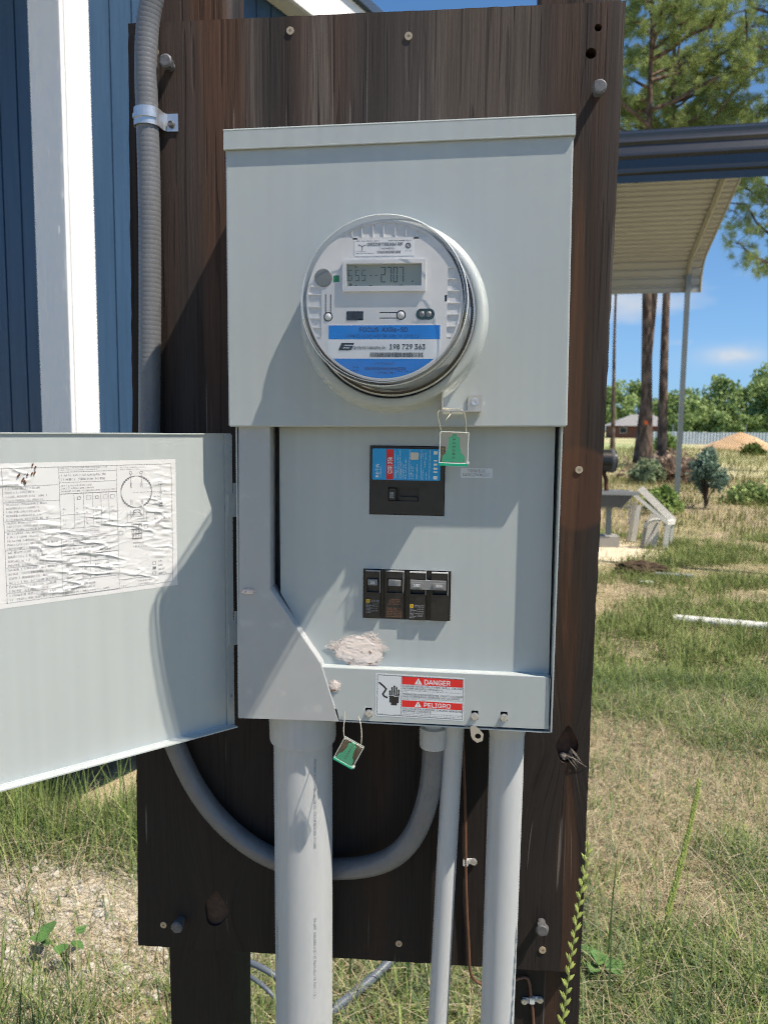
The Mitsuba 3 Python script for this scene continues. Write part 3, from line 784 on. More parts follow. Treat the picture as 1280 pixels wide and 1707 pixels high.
GR0, GR1 = (.130, .200, .060), (.340, .400, .150)
BG0, BG1 = (.125, .190, .105), (.245, .315, .185)
ST0, ST1 = (.40, .32, .20), (.68, .60, .43)
wedge = lambda x, y: (np.abs(x - .15) < 1.1 + .55 * (y + 1))
ms, mc = join([
    blades(110000, (-2.8, 3.2), (-.2, 3.6), (.05, .14), (.0024, .0054), (.3, 1.45), (GR0, GR1), 1, (.30, .60, .15), 3),
    blades(110000, (-2.8, 3.2), (-.2, 3.6), (.05, .15), (.0026, .0056), (.3, 1.4), (GR0, GR1), 21, (.30, .56, .08), 3, clump=(2000, .05)),
    blades(130000, (-2.8, 3.2), (-.2, 3.6), (.05, .15), (.0020, .0040), (.5, 1.45), (BG0, BG1), 2, (.26, .58, .25), 3),
    blades(1800, (-2.6, 2.6), (.2, 2.6), (.22, .42), (.003, .006), (.05, .6), (GR0, GR1), 3, (.50, .66, .02), 4),
    blades(1500, (-1.6, -.35), (.35, 1.0), (.12, .34), (.0022, .0045), (.05, .7), (GR0, GR1), 13, (.30, .55, .2), 4),
    blades(2600, (-2.2, -.4), (1.15, 1.70), (.12, .30), (.003, .006), (.05, .8), (GR0, GR1), 14, (.35, .55, .15), 4),
    blades(90000, (-2.0, 8.0), (3.6, 10.0), (.06, .17), (.005, .010), (.2, 1.2), (GR0, (.34, .37, .16)), 22, (.36, .54, .04), 2, 1.0, wedge, clump=(2600, .08)),
    blades(90000, (-2.0, 8.0), (3.6, 10.0), (.05, .15), (.005, .010), (.3, 1.4), (GR0, (.34, .37, .16)), 4, (.40, .60, .10), 2, 1.0, wedge),
    blades(40000, (0, 14), (10, 24), (.08, .26), (.010, .018), (.2, 1.2), ((.12, .16, .05), (.32, .31, .13)), 5, (.38, .62, .15), 2, 1.0, wedge),
    blades(26000, (4, 34), (24, 64), (.15, .45), (.02, .04), (.2, 1.1), ((.16, .19, .06), (.40, .37, .17)), 6, (.36, .62, .25), 2, 1.0, wedge),
])
add('grass', ms, 'foliage', color=mc); tag('grass', 'patchy green grass growing over the yard', 'grass', kind='stuff')
ms, mc = join([
    blades(130000, (-2.8, 3.2), (-.2, 3.6), (.06, .20), (.0014, .0030), (1.25, 1.56), (ST0, ST1), 7, (.75, .30, .22), 3, .45, stony=.6),
    blades(30000, (-2.4, 2.8), (-.2, 3.2), (.10, .30), (.0016, .0030), (.95, 1.5), (ST0, ST1), 8, (.2, .5, .5), 3, .8, stony=.5),
    blades(80000, (-2.0, 8.0), (3.6, 10.0), (.08, .22), (.004, .007), (1.15, 1.55), (ST0, ST1), 9, (.75, .35, .3), 2, .5, wedge),
    blades(26000, (0, 14), (10, 24), (.10, .35), (.008, .014), (.6, 1.5), (ST0, (.56, .47, .29)), 10, (.75, .35, .3), 2, .8, wedge),
])
add('dry_thatch', ms, 'foliage', color=mc); tag('dry_thatch', 'straw-coloured dead grass lying over the yard', 'dry grass', kind='stuff')
# white gravel on the left
RG = np.random.default_rng(3)
base = trimesh.creation.icosphere(1); stones = []
for i in range(1500):
    a, q = RG.uniform(0, 2 * np.pi), math.sqrt(RG.uniform(0, 1))
    x, y = -1.15 + .85 * q * math.cos(a), 1.02 + .42 * q * math.sin(a)
    s = RG.uniform(.003, .009) if RG.uniform() < .9 else RG.uniform(.009, .018)
    v = base.vertices * (s * RG.uniform(.6, 1.2, 3)) * (1 + .25 * RG.normal(size=(len(base.vertices), 1)) * .6)
    stones.append(trimesh.Trimesh(v + [x, y, float(gz(x, y)) + s * .25], base.faces, process=False))
mat('limestone', proc(lambda p, n, uv: mix((.34, .31, .26), (.62, .60, .55), fbm(p.x * 45, p.y * 45, p.z * 45, 3))), .9, spec=.1)
add('gravel', cat(*stones), 'limestone'); tag('gravel', 'white limestone gravel on the bare ground at the lower left', 'gravel', kind='stuff')
mat('leaf_green', (.08, .17, .045), .5); mat('spike_green', (.40, .46, .12), .6); mat('stalk_green', (.16, .22, .06), .6)


def spike(label, pts, n, seed, k_=1.0):
    R = np.random.default_rng(seed)
    t = thing('ryegrass_spike', label, 'grass stalk')
    p = spline(pts, 120)
    add(t + '__stalk', tube(p, np.linspace(.0017, .0007, 120) * k_, 6), 'stalk_green', smooth=True)
    m = []
    i0 = 120 - n
    for k in range(n):
        i = i0 + k; o = p[i]; d = unit(p[min(i + 1, 119)] - p[max(i - 1, 0)])
        sd = unit(np.cross(d, [0, 1, 0])) * (1 if k % 2 else -1)
        for g in range(3):
            L = R.uniform(.012, .019) * (1 - .4 * k / n) * (.5 + .5 * k_)
            a = unit(d + sd * (.28 + .16 * g) + R.normal(size=3) * .06)
            m.append(tube(np.array([o, o + a * L * .45, o + a * L]), np.array([.0008, .0019, .0003]) * k_, 5, False))
    add(t + '__spikelets', cat(*m), 'spike_green', smooth=True)


spike('yellow-green seed stalk rising in front of the right end of the board', [(.165, -.10, G), (.198, -.10, -1.0), (.2122, -.10, -.713), (.222, -.10, -.60), (.2335, -.10, -.489)], 52, 1, 1.0)
spike('yellow-green seed stalk standing alone in the grass at the lower right', [(.62, 1.1, G), (.655, 1.1, -1.30), (.690, 1.1, -1.11), (.7138, 1.1, -.9415)], 92, 2, 1.5)


def leafy(label, x, y, n, L, seed, h=.12):
    R = np.random.default_rng(seed)
    t = thing('leafy_weed', label, 'weed')
    z0 = float(gz(x, y)); st = []
    for i in range(n):
        az = R.uniform(0, 2 * np.pi); r = R.uniform(.015, .055); zz = z0 + h * R.uniform(.5, 1.1)
        o = np.array([x + r * math.cos(az), y + r * math.sin(az), zz])
        st.append(tube(np.array([[x, y, z0 - .01], [x + .3 * r * math.cos(az), y + .3 * r * math.sin(az), z0 + .6 * (zz - z0)], o]), .0016, 5, False))
        d = np.array([math.cos(az), math.sin(az), R.uniform(-.3, .2)]); s = np.array([-math.sin(az), math.cos(az), R.normal() * .2])
        l = L * R.uniform(.7, 1.2)
        prof_ = [(0, .05), (.15, .38), (.4, .46), (.7, .26), (1, .0)]
        V, F = [], []
        for a_, w_ in prof_:
            V += [o + d * l * a_ - s * l * w_ + [0, 0, .12 * l * w_], o + d * l * a_ - [0, 0, .06 * l * math.sin(a_ * 3)], o + d * l * a_ + s * l * w_ + [0, 0, .12 * l * w_]]
        for k in range(4):
            b = 3 * k
            F += [(b, b + 1, b + 4), (b, b + 4, b + 3), (b + 1, b + 2, b + 5), (b + 1, b + 5, b + 4)]
        add(t + '__leaf', trimesh.Trimesh(np.array(V), F, process=False), 'leaf_green', smooth=True)
    add(t + '__stem', cat(*st), 'stalk_green')


leafy('broad-leaved green weed on the white gravel at the lower left', -.97, .86, 6, .045, 4, .08)
leafy('small round-leaved weed right of the wooden board foot', .46, 1.0, 6, .06, 5, .10)

# ------------------------------------------------------------------ posts, board
P1 = thing('wooden_post', 'dark square wooden post holding the left side of the board', 'post')
def rough_post(x0, x1, y0, y1, z0, z1, seed):
    nz = 90
    zz = np.linspace(z0, z1, nz)
    ring = np.array([(x0, y0), (x0 + (x1 - x0) * .5, y0), (x1, y0), (x1, (y0 + y1) / 2), (x1, y1), (x0, y1), (x0, (y0 + y1) / 2)])
    V = np.array([[(a, b, z) for a, b in ring] for z in zz])
    nn = meshkit.noise(V * [40, 40, 14], seed) - .5
    V[..., 0] += .0014 * nn * np.sign(V[..., 0] - (x0 + x1) / 2)
    V = V.reshape(-1, 3); s = len(ring); i, j = np.meshgrid(np.arange(nz - 1), np.arange(s), indexing='ij')
    q = np.stack([i * s + j, i * s + (j + 1) % s, (i + 1) * s + (j + 1) % s, (i + 1) * s + j], -1).reshape(-1, 4)
    top = [[(nz - 1) * s, (nz - 1) * s + k, (nz - 1) * s + k + 1] for k in range(1, s - 1)]
    return trimesh.Trimesh(V, np.vstack([q[:, [0, 1, 2]], q[:, [0, 2, 3]], top]), process=False)
solo(P1, rough_post(-.3265, -.234, .0195, .110, G - .1, .75, 1), 'wood')
P2 = thing('wooden_post', 'dark square wooden post holding the right side of the board', 'post')
solo(P2, rough_post(.1575, .2500, .0195, .110, G - .1, .62, 2), 'wood')
RB = np.random.default_rng(5)
pts = []
for a, b, n, amp in (((-.3492, .493), (.2525, .4915), 60, .0003), ((.2525, .4915), (.2437, -.7190), 90, .0003), ((.2437, -.7190), (-.3645, -.7363), 60, .0003), ((-.3645, -.7363), (-.3492, .493), 90, .0003)):
    a, b = np.array(a), np.array(b)
    for k in range(n): pts.append(tuple(a + (b - a) * k / n + RB.normal(size=2) * amp * (k > 0)))
bp = Polygon(pts)
holes = [Point(.2222, .4639).buffer(.0042), Point(.2151, .4357).buffer(.0062)]
kn = [Polygon([(kx + a * math.cos(t) * (1 + .12 * math.sin(3 * t + i)), kz + b * math.sin(t) * (1 + .1 * math.sin(2 * t)) + (.012 * max(0, math.sin(t)) ** 6)) for t in np.linspace(0, 2 * np.pi, 26)[:-1]]) for i, (kx, kz, a, b) in enumerate([(.2185, -.4115, .0135, .0195), (-.2504, -.6765, .0165, .020)])]
for h_ in holes + kn: bp = bp.difference(h_)
add('mounting_board', prism(bp, 0, .0185), 'wood')
tag('mounting_board', 'large dark weathered wooden board that carries the meter panel', 'board')
MB_ = 'mounting_board'
for i, k_ in enumerate(kn):
    m = prism(k_.buffer(.0006), .004 + .008 * (i == 0), .018)
    tag(add(MB_ + '__knot', m, 'knot_wood'), 'dark knot hole with pale resin' if i == 0 else 'dark loose knot')
rs = []
for k in range(9):
    o = np.array([.2185 + RB.normal() * .003, .006, -.4185 + RB.normal() * .003]); d = np.array([RB.uniform(.45, 1), 0, RB.uniform(-.75, -.05)]); L = RB.uniform(.010, .027)
    rs.append(tube(spline([o, o + d * L * .4 + [0, -.0085, .001], o + d * L + [0, -.0068, -.002]], 8), np.linspace(.0007, .0002, 8), 4))
for k in range(5):
    q = trimesh.creation.icosphere(2); q.vertices = q.vertices * RB.uniform(.002, .0042, 3) * (.8 + .5 * meshkit.noise(q.vertices * 3, k))[:, None] + [.2180 + RB.normal() * .004, .0085, -.421 + RB.normal() * .004]; rs.append(q)
add(MB_ + '__resin', cat(*rs), 'resin')
for (x, z) in ((-.3146, .4573), (-.1435, .4754), (.0008, .4632), (.2199, -.0519), (-.3263, -.7012), (.0054, -.6988), (.1966, -.6907)):
    ringp = Point(x, z).buffer(.0046, quad_segs=6).difference(Point(x, z).buffer(.0019, quad_segs=1))
    add(MB_ + '__screw', cat(prism(ringp, -.0016, .0002), prism(Point(x, z).buffer(.0030), -.0004, .0003)), 'screw_metal')
for (x, z) in ((-.2946, .4395), (.2242, .3915), (-.3004, -.6915), (.1936, -.6515)):
    add(MB_ + '__bolt', cat(hexhead(x, z, -.011, -.0195, .0086), cyl((x, -.0115, z), (x, .0, z), .0055)), 'bolt_metal', smooth=30)

# ------------------------------------------------------------------ conduits
c1 = thing('conduit_pipe', 'thickest grey plastic pipe, running down from the left of the panel', 'pipe')
add(c1 + '__pipe', tube([(-.1145, -.058, -.37), (-.113, -.058, -.7), (-.1105, -.058, G - .05)], .0368, 48), 'pvc_grey', smooth=40)
add(c1 + '__coupling', lathe([(.0372, 0), (.0372, .001)], 0, 0, 8) if False else tube([(-.1158, -.058, -.352), (-.1157, -.058, -.3535), (-.1145, -.058, -.3895), (-.1145, -.058, -.3935), (-.1145, -.058, -.3945)], [.0405, .0415, .0415, .0405, .0375], 48), 'pvc_grey', smooth=30)
RPp = np.random.default_rng(44)
pr = np.array(greek(-.52, -.405, 0, .0032, RPp, 1.0) + greek(-.72, -.60, 0, .0032, RPp, .9))
def on_pipe(r, cx, cy, R, a0):                          # print running down the pipe, bent round it
    V = []
    for s0, h0 in ((0, 2), (1, 2), (1, 3), (0, 3)):
        a = a0 + r[:, h0] / R; V.append(np.stack([cx + R * np.sin(a), cy - R * np.cos(a), r[:, s0]], -1))
    k = np.arange(len(r))[:, None] * 4
    return trimesh.Trimesh(np.stack(V, 1).reshape(-1, 3), np.vstack([k + [0, 1, 2], k + [0, 2, 3]]), process=False)
mat('pipe_print', (.27, .29, .31), .5)
add(c1 + '__lettering', on_pipe(pr, -.1132, -.058, .0372, .55), 'pipe_print')
scf = np.array([(-.68, -.625, -.0004, .0008), (-.665, -.600, .0008, .0014)])
mat('scuff', (.06, .06, .065), .7)
add(c1 + '__scuff', on_pipe(scf, -.1128, -.058, .0372, -.95), 'scuff')
c2 = thing('conduit_pipe', 'thinnest grey plastic pipe, slanting down below the danger sticker', 'pipe')
add(c2 + '__pipe', tube([(.0748, -.05, -.345), (.0722, -.05, -.42), (.0617, -.05, -.764), (.045, -.05, G - .05)], .0126, 32), 'pvc_grey', smooth=40)
c3 = thing('conduit_pipe', 'medium grey plastic pipe, running down from the right end of the panel', 'pipe')
add(c3 + '__pipe', tube([(.1380, -.06, -.345), (.1386, -.06, -.43), (.1368, -.06, -.748), (.133, -.06, G - .05)], .0210, 40), 'pvc_grey', smooth=40)
add(c3 + '__coupling', tube([(.1378, -.06, -.345), (.1379, -.06, -.352), (.1384, -.06, -.366), (.1385, -.06, -.372)], [.0235, .0238, .0225, .0212], 40), 'pvc_grey', smooth=30)
fx = thing('flexible_conduit', 'ribbed grey flexible conduit down the left of the board, looping up to the panel', 'conduit')
YF = -.0165
fp = [(-.276, .142, G - .03), (-.276, .142, -.7), (-.276, .142, .0), (-.276, .142, .45), (-.276, .135, .68), (-.274, .070, .79), (-.272, .0, .75), (-.276, YF - .014, .640), (-.2945, YF - .006, .553), (-.3135, YF, .500), (-.3205, YF, .42), (-.3195, YF, .34), (-.3208, YF, .168), (-.3252, YF, .003), (-.3275, YF, -.12), (-.325, YF, -.26), (-.312, YF, -.39), (-.2949, YF, -.4388), (-.2548, YF, -.5112), (-.206, YF, -.558),
      (-.1612, YF, -.5815), (-.118, YF, -.590), (-.0735, YF - .004, -.586), (-.018, -.035, -.5650), (.0180, -.047, -.5300), (.0369, -.05, -.4900), (.0470, -.05, -.440), (.0487, -.05, -.395)]
fpp = spline(fp, 7500)
sl = np.r_[0, np.cumsum(np.linalg.norm(np.diff(fpp, axis=0), axis=1))]
ph = (sl / .0058) % 1
add(fx + '__hose', tube(fpp, .0139 - .00020 * np.exp(-((ph - .5) / .16) ** 2), 14), 'flex_grey', smooth=True)
tp = [(.0487, -.05, z) for z in (-.398, -.3975, -.394, -.376, -.372, -.371, -.3705, -.345)]
add(fx + '__connector', tube([(a, b, z) for a, b, z in tp], [.0150, .0162, .0172, .0176, .0170, .0140, .0120, .0120], 28), 'pvc_grey', smooth=30)
st = thing('pipe_strap', 'zinc one-hole strap clamping the flexible conduit to the board', 'strap')
th = np.linspace(-.15, math.pi + .25, 26)
arc = np.array([(-.3197 - .0155 * math.cos(t + math.pi), YF - .0155 * math.sin(t)) for t in th])
arc = np.vstack([[(-.2862, -.0012), (-.2945, -.0012), (-.3005, -.0015), (-.3035, -.006)], arc[::1][1:]])
def ribbon(path, z0, z1, th_):
    p = np.array(path); d = np.gradient(p, axis=0); d /= np.linalg.norm(d, axis=1, keepdims=True); nrm = np.c_[-d[:, 1], d[:, 0]]
    poly = np.vstack([p + nrm * th_ / 2, (p - nrm * th_ / 2)[::-1]])
    n = len(p); V = []
    for z in (z0, z1): V.append(np.c_[poly, np.full(2 * n, z)])
    V = np.vstack(V); F = []
    for k in range(n - 1):
        a, b = k, k + 1; c, d_ = 2 * n - 1 - k, 2 * n - 2 - k
        F += [(a, b, d_), (a, d_, c), (a + 2 * n, d_ + 2 * n, b + 2 * n), (a + 2 * n, c + 2 * n, d_ + 2 * n)]
        F += [(a, a + 2 * n, b + 2 * n), (a, b + 2 * n, b), (c, d_, d_ + 2 * n), (c, d_ + 2 * n, c + 2 * n)]
    m = trimesh.Trimesh(V, F, process=False); return m
arc[4:, 0] = arc[4:, 0]
add(st + '__band', ribbon(arc[::-1], .3625, .3835, .0014), 'zinc')
add(st + '__rib', ribbon([(-.3197 - .0168 * math.cos(t + math.pi), YF - .0168 * math.sin(t)) for t in np.linspace(.5, 2.6, 16)][::-1], .3705, .3755, .0022), 'zinc')
add(st + '__screw', cat(hexhead(-.2945, .3705, -.0021, -.0062, .0045), lathe([(.0026, -.0066), (.0026, -.0058)], -.2945, .3705, 12)), 'bolt_metal')
gw = thing('ground_wire', 'thin brown copper ground wire running down between the two right pipes', 'wire')
solo(gw, tube(spline([(.0844, -.004, -.345), (.0846, -.004, -.39), (.0898, -.004, -.491), (.0925, -.004, -.574), (.0956, -.004, -.641), (.1005, -.004, -.712), (.106, -.003, -.738), (.128, .004, -.752), (.160, .012, -.748), (.1795, .0165, -.745), (.1835, .0165, -.757), (.1884, .0165, -.793), (.190, .0165, -.9), (.19, .0165, G)], 160), .0021, 10), 'copper_wire', smooth=True)
mat('clip_grey', (.58, .60, .60), .45)
def clip(label, x, y, z, both):
    t = thing('wire_clip', label, 'clip')
    m = [bx(x - .0042, x + .0036, y - .0062, y, z - .0048, z + .0048, .0015), bx(x + .0036, x + .013, y - .0022, y, z - .0035, z + .0045, .0008)]
    if both: m.append(bx(x - .013, x - .0042, y - .0022, y, z - .0065, z + .0015, .0008))
    add(t + '__clip', cat(*m), 'clip_grey')
    add(t + '__screw', screw(x + .0105, z + .001, y - .0022, .0042, .003), 'zinc')
    if both: add(t + '__screw', screw(x - .0105, z - .003, y - .0022, .0042, .003), 'zinc')
clip('small pale clip holding the copper wire to the board', .0928, 0, -.5738, False)
clip('small pale clip with two screws on the right post below the board', .1872, .0185, -.7761, True)
gc = 'grey cables on the ground behind the panel'
for nm, pp, r in (('thick blue-grey conduit slanting to the ground behind the board', [(-.02, .95, -1.30), (-.08, .90, -1.37), (-.21, .74, -1.405), (-.33, .60, -1.43), (-.42, .5, -1.46)], .012), ('grey cable lying on the ground behind the thickest pipe', [(-.50, .64, -1.21), (-.41, .61, -1.20), (-.32, .58, -1.21), (-.22, .60, -1.33), (-.16, .62, -1.42), (-.1, .6, -1.47)], .007), ('thin grey cable looping just below the cable behind the thickest pipe', [(-.50, .62, -1.235), (-.40, .60, -1.225), (-.32, .56, -1.24), (-.24, .58, -1.37), (-.19, .60, -1.43), (-.1, .6, -1.48)], .005)):
    t = thing('ground_cable', nm, 'cable'); solo(t, tube(spline(pp, 60), r, 10), 'cable_grey', smooth=True)

# ------------------------------------------------------------------ the meter panel
EP = thing('electrical_panel', 'grey metal meter panel with its lower door swung open to the left', 'electrical panel')
YC, YL, YD, YFl = -.121, -.112, -.094, -.109             # cover, box lip, dead front, lower flange
cov = Polygon([(-.1855, -.0024), (.1880, .0019), (.1835, .303), (-.1860, .299)])
CX, CZ = -.0008, .1165
tabcut = Point(CX, CZ).buffer(.088, quad_segs=24)
front = prism(cov.difference(Point(CX, CZ).buffer(.100, quad_segs=24)), YC, YC + .0014)
# rolled edges and side returns of the cover
def edge(p, q, r=.0016): return tube(np.array([(p[0], YC + r, p[1]), ((p[0] + q[0]) / 2, YC + r, (p[1] + q[1]) / 2), (q[0], YC + r, q[1])]), r, 10)
cc = list(cov.exterior.coords)[:4]
ret = [prism(Polygon([(-.1866, -.0024), (-.1852, -.0024), (-.1857, .299), (-.1871, .299)]), YC + .0012, YC + .024), prism(Polygon([(.1877, .0019), (.1891, .0019), (.1846, .303), (.1832, .303)]), YC + .0012, YC + .024),
       prism(Polygon([(-.1855, -.0036), (.1880, .0007), (.1880, .0020), (-.1855, -.0023)]), YC + .0012, YC + .012)]
add(EP + '__cover', cat(front, *ret, *[edge(cc[i], cc[(i + 1) % 4]) for i in (0, 1, 3)]), 'paint', smooth=35)
add(EP + '__meter_collar', lathe([(.1040, YC + .0005), (.1020, YC - .0008), (.1000, YC - .0035), (.0990, YC - .008), (.0985, YC - .013), (.0982, YC - .0175), (.0974, YC - .0200), (.0955, YC - .0216), (.0925, YC - .0220), (.0890, YC - .0214), (.0875, YC - .0195), (.0875, YC - .003)], CX, CZ, 96), 'paint', smooth=50)
# hood over the top edge
hood = Polygon([(-.1885, .2962), (.1868, .3010), (.1862, .3213), (-.1882, .3170)])
add(EP + '__hood', cat(prism(hood, YC - .0042, YC - .0028), prism(Polygon([(-.1882, .3156), (.1862, .3199), (.1862, .3213), (-.1882, .3170)]), YC - .0030, 0),
    prism(Polygon([(-.1885, .2962), (-.1871, .2962), (-.1868, .3170), (-.1882, .3170)]), YC - .0029, 0), prism(Polygon([(.1854, .3010), (.1868, .3010), (.1862, .3213), (.1848, .3213)]), YC - .0029, 0),
    tube(np.array([(-.1884, YC - .0030, .3160), (0, YC - .0030, .3181), (.1862, YC - .0030, .3203)]), .0016, 8), tube(np.array([(-.1884, YC - .0030, .2970), (0, YC - .0030, .2994), (.1868, YC - .0030, .3018)]), .0013, 8)), 'paint', smooth=35)
add(EP + '__hub_plate', bx(-.067, .053, -.085, -.015, .3185, .3345, .004), 'paint')
# back box
wl, wr = -.1815, .1862
add(EP + '__enclosure', cat(bx(wl, wr, -.0035, -.0015, -.349, .315), bx(wl, wl + .0016, YL, -.0036, -.3495, .3), bx(wr - .0016, wr, YL, -.0036, -.3465, .3), bx(wl + .0017, wr - .0017, YL + .004, -.0036, -.3490, -.3475)), 'paint')
gp = Polygon([(-.1780, -.0035), (-.1426, -.0030), (-.1434, -.1913), (-.0824, -.2787), (-.0606, -.3469), (-.1806, -.3498)])
ge = [(-.1426, -.0030), (-.1434, -.1913), (-.0824, -.2787), (-.0650, -.333)]
gret = []
for a, b in zip(ge[:-1], ge[1:]):
    d = np.array(b) - np.array(a); n_ = np.array([d[1], -d[0]]) / np.linalg.norm(d) * -.0013
    gret.append(prism(Polygon([a, b, tuple(np.array(b) - n_), tuple(np.array(a) - n_)]).buffer(0), YL + .0016, YL + .030))
    gret.append(tube(np.array([(a[0], YL + .0013, a[1]), ((a[0] + b[0]) / 2, YL + .0013, (a[1] + b[1]) / 2), (b[0], YL + .0013, b[1])]), .0013, 8))
add(EP + '__gutter_plate', cat(prism(gp, YL, YL + .0014), *gret), 'galvanised', smooth=35)
# dead front with its cut-outs
df = Polygon([(-.1350, .0), (.1797, .0), (.1823, -.2856), (-.0830, -.2865), (-.1340, -.1997)])
cut_main = sbox(-.0286, -.1032, .0581, -.0232); cut_brk = sbox(-.0351, -.2261, .0674, -.1671)
add(EP + '__dead_front', cat(prism(df.difference(cut_main).difference(cut_brk), YD, YD + .0014), bx(.1784, .1798, YD + .0014, YD + .02, -.275, .0)), 'paint')
fl = Polygon([(-.0866, -.2839), (.1806, -.2833), (.1827, -.3442), (-.0600, -.3462), (-.0628, -.3345)])
slots = [Polygon(affinity.translate(sbox(-.0028, -.0058, .0028, .0030).buffer(.0012), x, z)) for x, z in ((-.0250, -.3340), (.0984, -.3308), (.1318, -.3304))]
fl2 = fl
for s_ in slots: fl2 = fl2.difference(s_)
add(EP + '__lower_flange', cat(prism(fl2, YFl, YFl + .0014), prism(Polygon([(-.0870, -.2839), (.1808, -.2833), (.1808, -.2847), (-.0870, -.2853)]), YFl + .0013, YD + .0005),
    tube(np.array([(-.0866, YFl + .0014, -.2843), (.05, YFl + .0014, -.2840), (.1806, YFl + .0014, -.2837)]), .0014, 8), bx(.1815, .1829, YFl + .0015, YD, -.3438, -.2843)), 'paint', smooth=35)
add(EP + '__slot_backing', bx(-.058, .18, YFl + .0045, YFl + .0055, -.342, -.30), 'dark_inside')
for x, z in ((-.0247, -.3362), (.0984, -.3332), (.1318, -.3328)):
    add(EP + '__screw', screw(x, z, YFl + .0003, .0043, .0036), 'zinc')
hl = Polygon([(.0945, -.346), (.1000, -.346), (.1042, -.3500), (.1080, -.3545), (.1072, -.3610), (.1020, -.3632), (.0975, -.3600), (.0955, -.3560)]).buffer(.001).difference(Point(.1026, -.3565).buffer(.0034))
tab = Polygon([(.0945, -.333), (.1020, -.333), (.1020, -.3466), (.0945, -.3466)])
add(EP + '__lock_tab', prism(hl, YFl - .0018, YFl - .0006), 'steel_tab')
# sealing bracket at the foot of the collar
yb = YC
sb = [prism(sbox(.0823, .0165, .0970, .0333).buffer(-.001).buffer(.001), yb - .0022, yb - .0006), bx(.0536, .0975, yb - .020, yb - .0008, .0150, .0166, .0006), bx(.0545, .0559, yb - .0195, yb - .0008, .0168, .0385, .0004)]
add(EP + '__seal_bracket', cat(*sb), 'steel_tab')
add(EP + '__screw', cat(lathe([(.0024, yb - .0036), (.0040, yb - .0036), (.0044, yb - .0022)], .0897, .0262, 20), lathe([(0, yb - .0026), (.0024, yb - .0036)], .0897, .0262, 20)), 'zinc', smooth=30)

# danger sticker
DL = EP + '__danger_label'
DM = np.eye(4); DM[0, 2] = 0; DM[2, 0] = -.0105; DM[2, 3] = -.2876 + .0105 * -.0168; DM[0, 3] = 0
yS = YFl - .0003
add(DL, prism(rrect(-.0172, .0857, -.0512, .0, .0012), yS, YFl - .00005), 'label_silver', M=DM)
lx0, lx1, lz1, lz0 = -.0152, .0845, -.0014, -.0496
y1 = yS - .0001; y2 = y1 - .0001
fr = sbox(lx0, lz0, lx1, lz1).difference(sbox(lx0 + .0005, lz0 + .0005, lx1 - .0005, lz1 - .0005)).union(sbox(lx0 + .0282, lz0, lx0 + .0286, lz1))
add(DL + '__border', flat([fr], y1), 'black_print', M=DM)
tx0, tx1 = lx0 + .0290, lx1 - .0008
HH = lz1 - lz0
zz = lambda f: lz1 - HH * f
add(DL + '__red_band', flat([sbox(tx0, zz(.205), tx1, zz(.015))], y1), 'red_print', M=DM)
add(DL + '__red_band', flat([sbox(tx0, zz(.765), tx1, zz(.60))], y1), 'red_print', M=DM)
def warn(x, z, s): return Polygon([(x - s * .58, z), (x + s * .58, z), (x, z + s)]).buffer(.0004)
L_ = [text('DANGER', .0056, tx0 + .0258, zz(.178), y2, .0300, True), text('PELIGRO', .0050, tx0 + .0258, zz(.738), y2, .0310, True)]
wt = [warn(tx0 + .0188, zz(.182), .0066), warn(tx0 + .0188, zz(.742), .0058)]
add(DL + '__heading', cat(*L_, flat(wt, y2)), 'label_white', M=DM)
L_ = [flat([sbox(tx0 + .0185, zz(.172), tx0 + .0191, zz(.155)), sbox(tx0 + .0184, zz(.145), tx0 + .0192, zz(.085)), sbox(tx0 + .0185, zz(.735), tx0 + .0191, zz(.72)), sbox(tx0 + .0184, zz(.71), tx0 + .0192, zz(.66))], y2 - .0001)]
for s_, f_, w_ in (('HAZARDOUS VOLTAGE. WILL CAUSE', .262, .0695), ('SEVERE INJURY OR DEATH.', .322, .0470), ('TENSION DANGEREUSE. PEUT CAUSER', .462, .0695), ('DES BLESSURES GRAVES OU LA MORT.', .518, .0680), ('VOLTAJE PELIGROSO. CAUSA HERIDAS', .825, .0695), ('SEVERAS O MUERTE.', .882, .0345)):
    L_.append(text(s_, .00185, tx0 + .0006, zz(f_), y1, w_, True))
RW = np.random.default_rng(11); g_ = []
for f_, fi in ((.365, 1), (.402, .1), (.556, 1), (.588, .42), (.925, 1), (.968, .97)): g_ += greek(tx0 + .0006, tx1, zz(f_), .0011, RW, fi)
g_ += greek(lx0 + .001, lx0 + .011, lz0 + .0009, .0008, RW) + greek(lx0 + .0195, lx0 + .0275, lz0 + .0009, .0008, RW)
add(DL + '__lettering', cat(*L_, quads(g_, y1)), 'ink_grey', M=DM)
hx, hz = lx0 + .0200, zz(.66)
hand = [sbox(hx - .0046, hz, hx + .0044, hz + .0075).buffer(.0010), sbox(hx - .0036, hz - .004, hx + .0034, hz)]
for k, (fx_, fh) in enumerate(((-.0056, .0135), (-.0032, .0175), (-.0006, .0195), (.0020, .0180), (.0046, .0150))):
    hand.append(sbox(hx + fx_, hz + .006, hx + fx_ + .0012, hz + fh).buffer(.00028))
import shapely
hp = shapely.union_all(hand).difference(Polygon([(hx - .0065, hz + .0074), (hx + .0006, hz + .0082), (hx + .0004, hz + .0074), (hx + .0065, hz + .0078), (hx + .0065, hz + .0071), (hx - .0002, hz + .0062), (hx + .0000, hz + .0072), (hx - .0065, hz + .0067)]))
from shapely.geometry import LineString
wire = LineString([(lx0 + .0026, zz(.20)), (lx0 + .0068, zz(.27)), (lx0 + .0105, zz(.345)), (lx0 + .0085, zz(.42)), (lx0 + .0066, zz(.48)), (lx0 + .0085, zz(.535)), (lx0 + .0115, zz(.555))]).buffer(.0010)
add(DL + '__hand_symbol', flat([hp, wire], y1), 'black_print', M=DM)

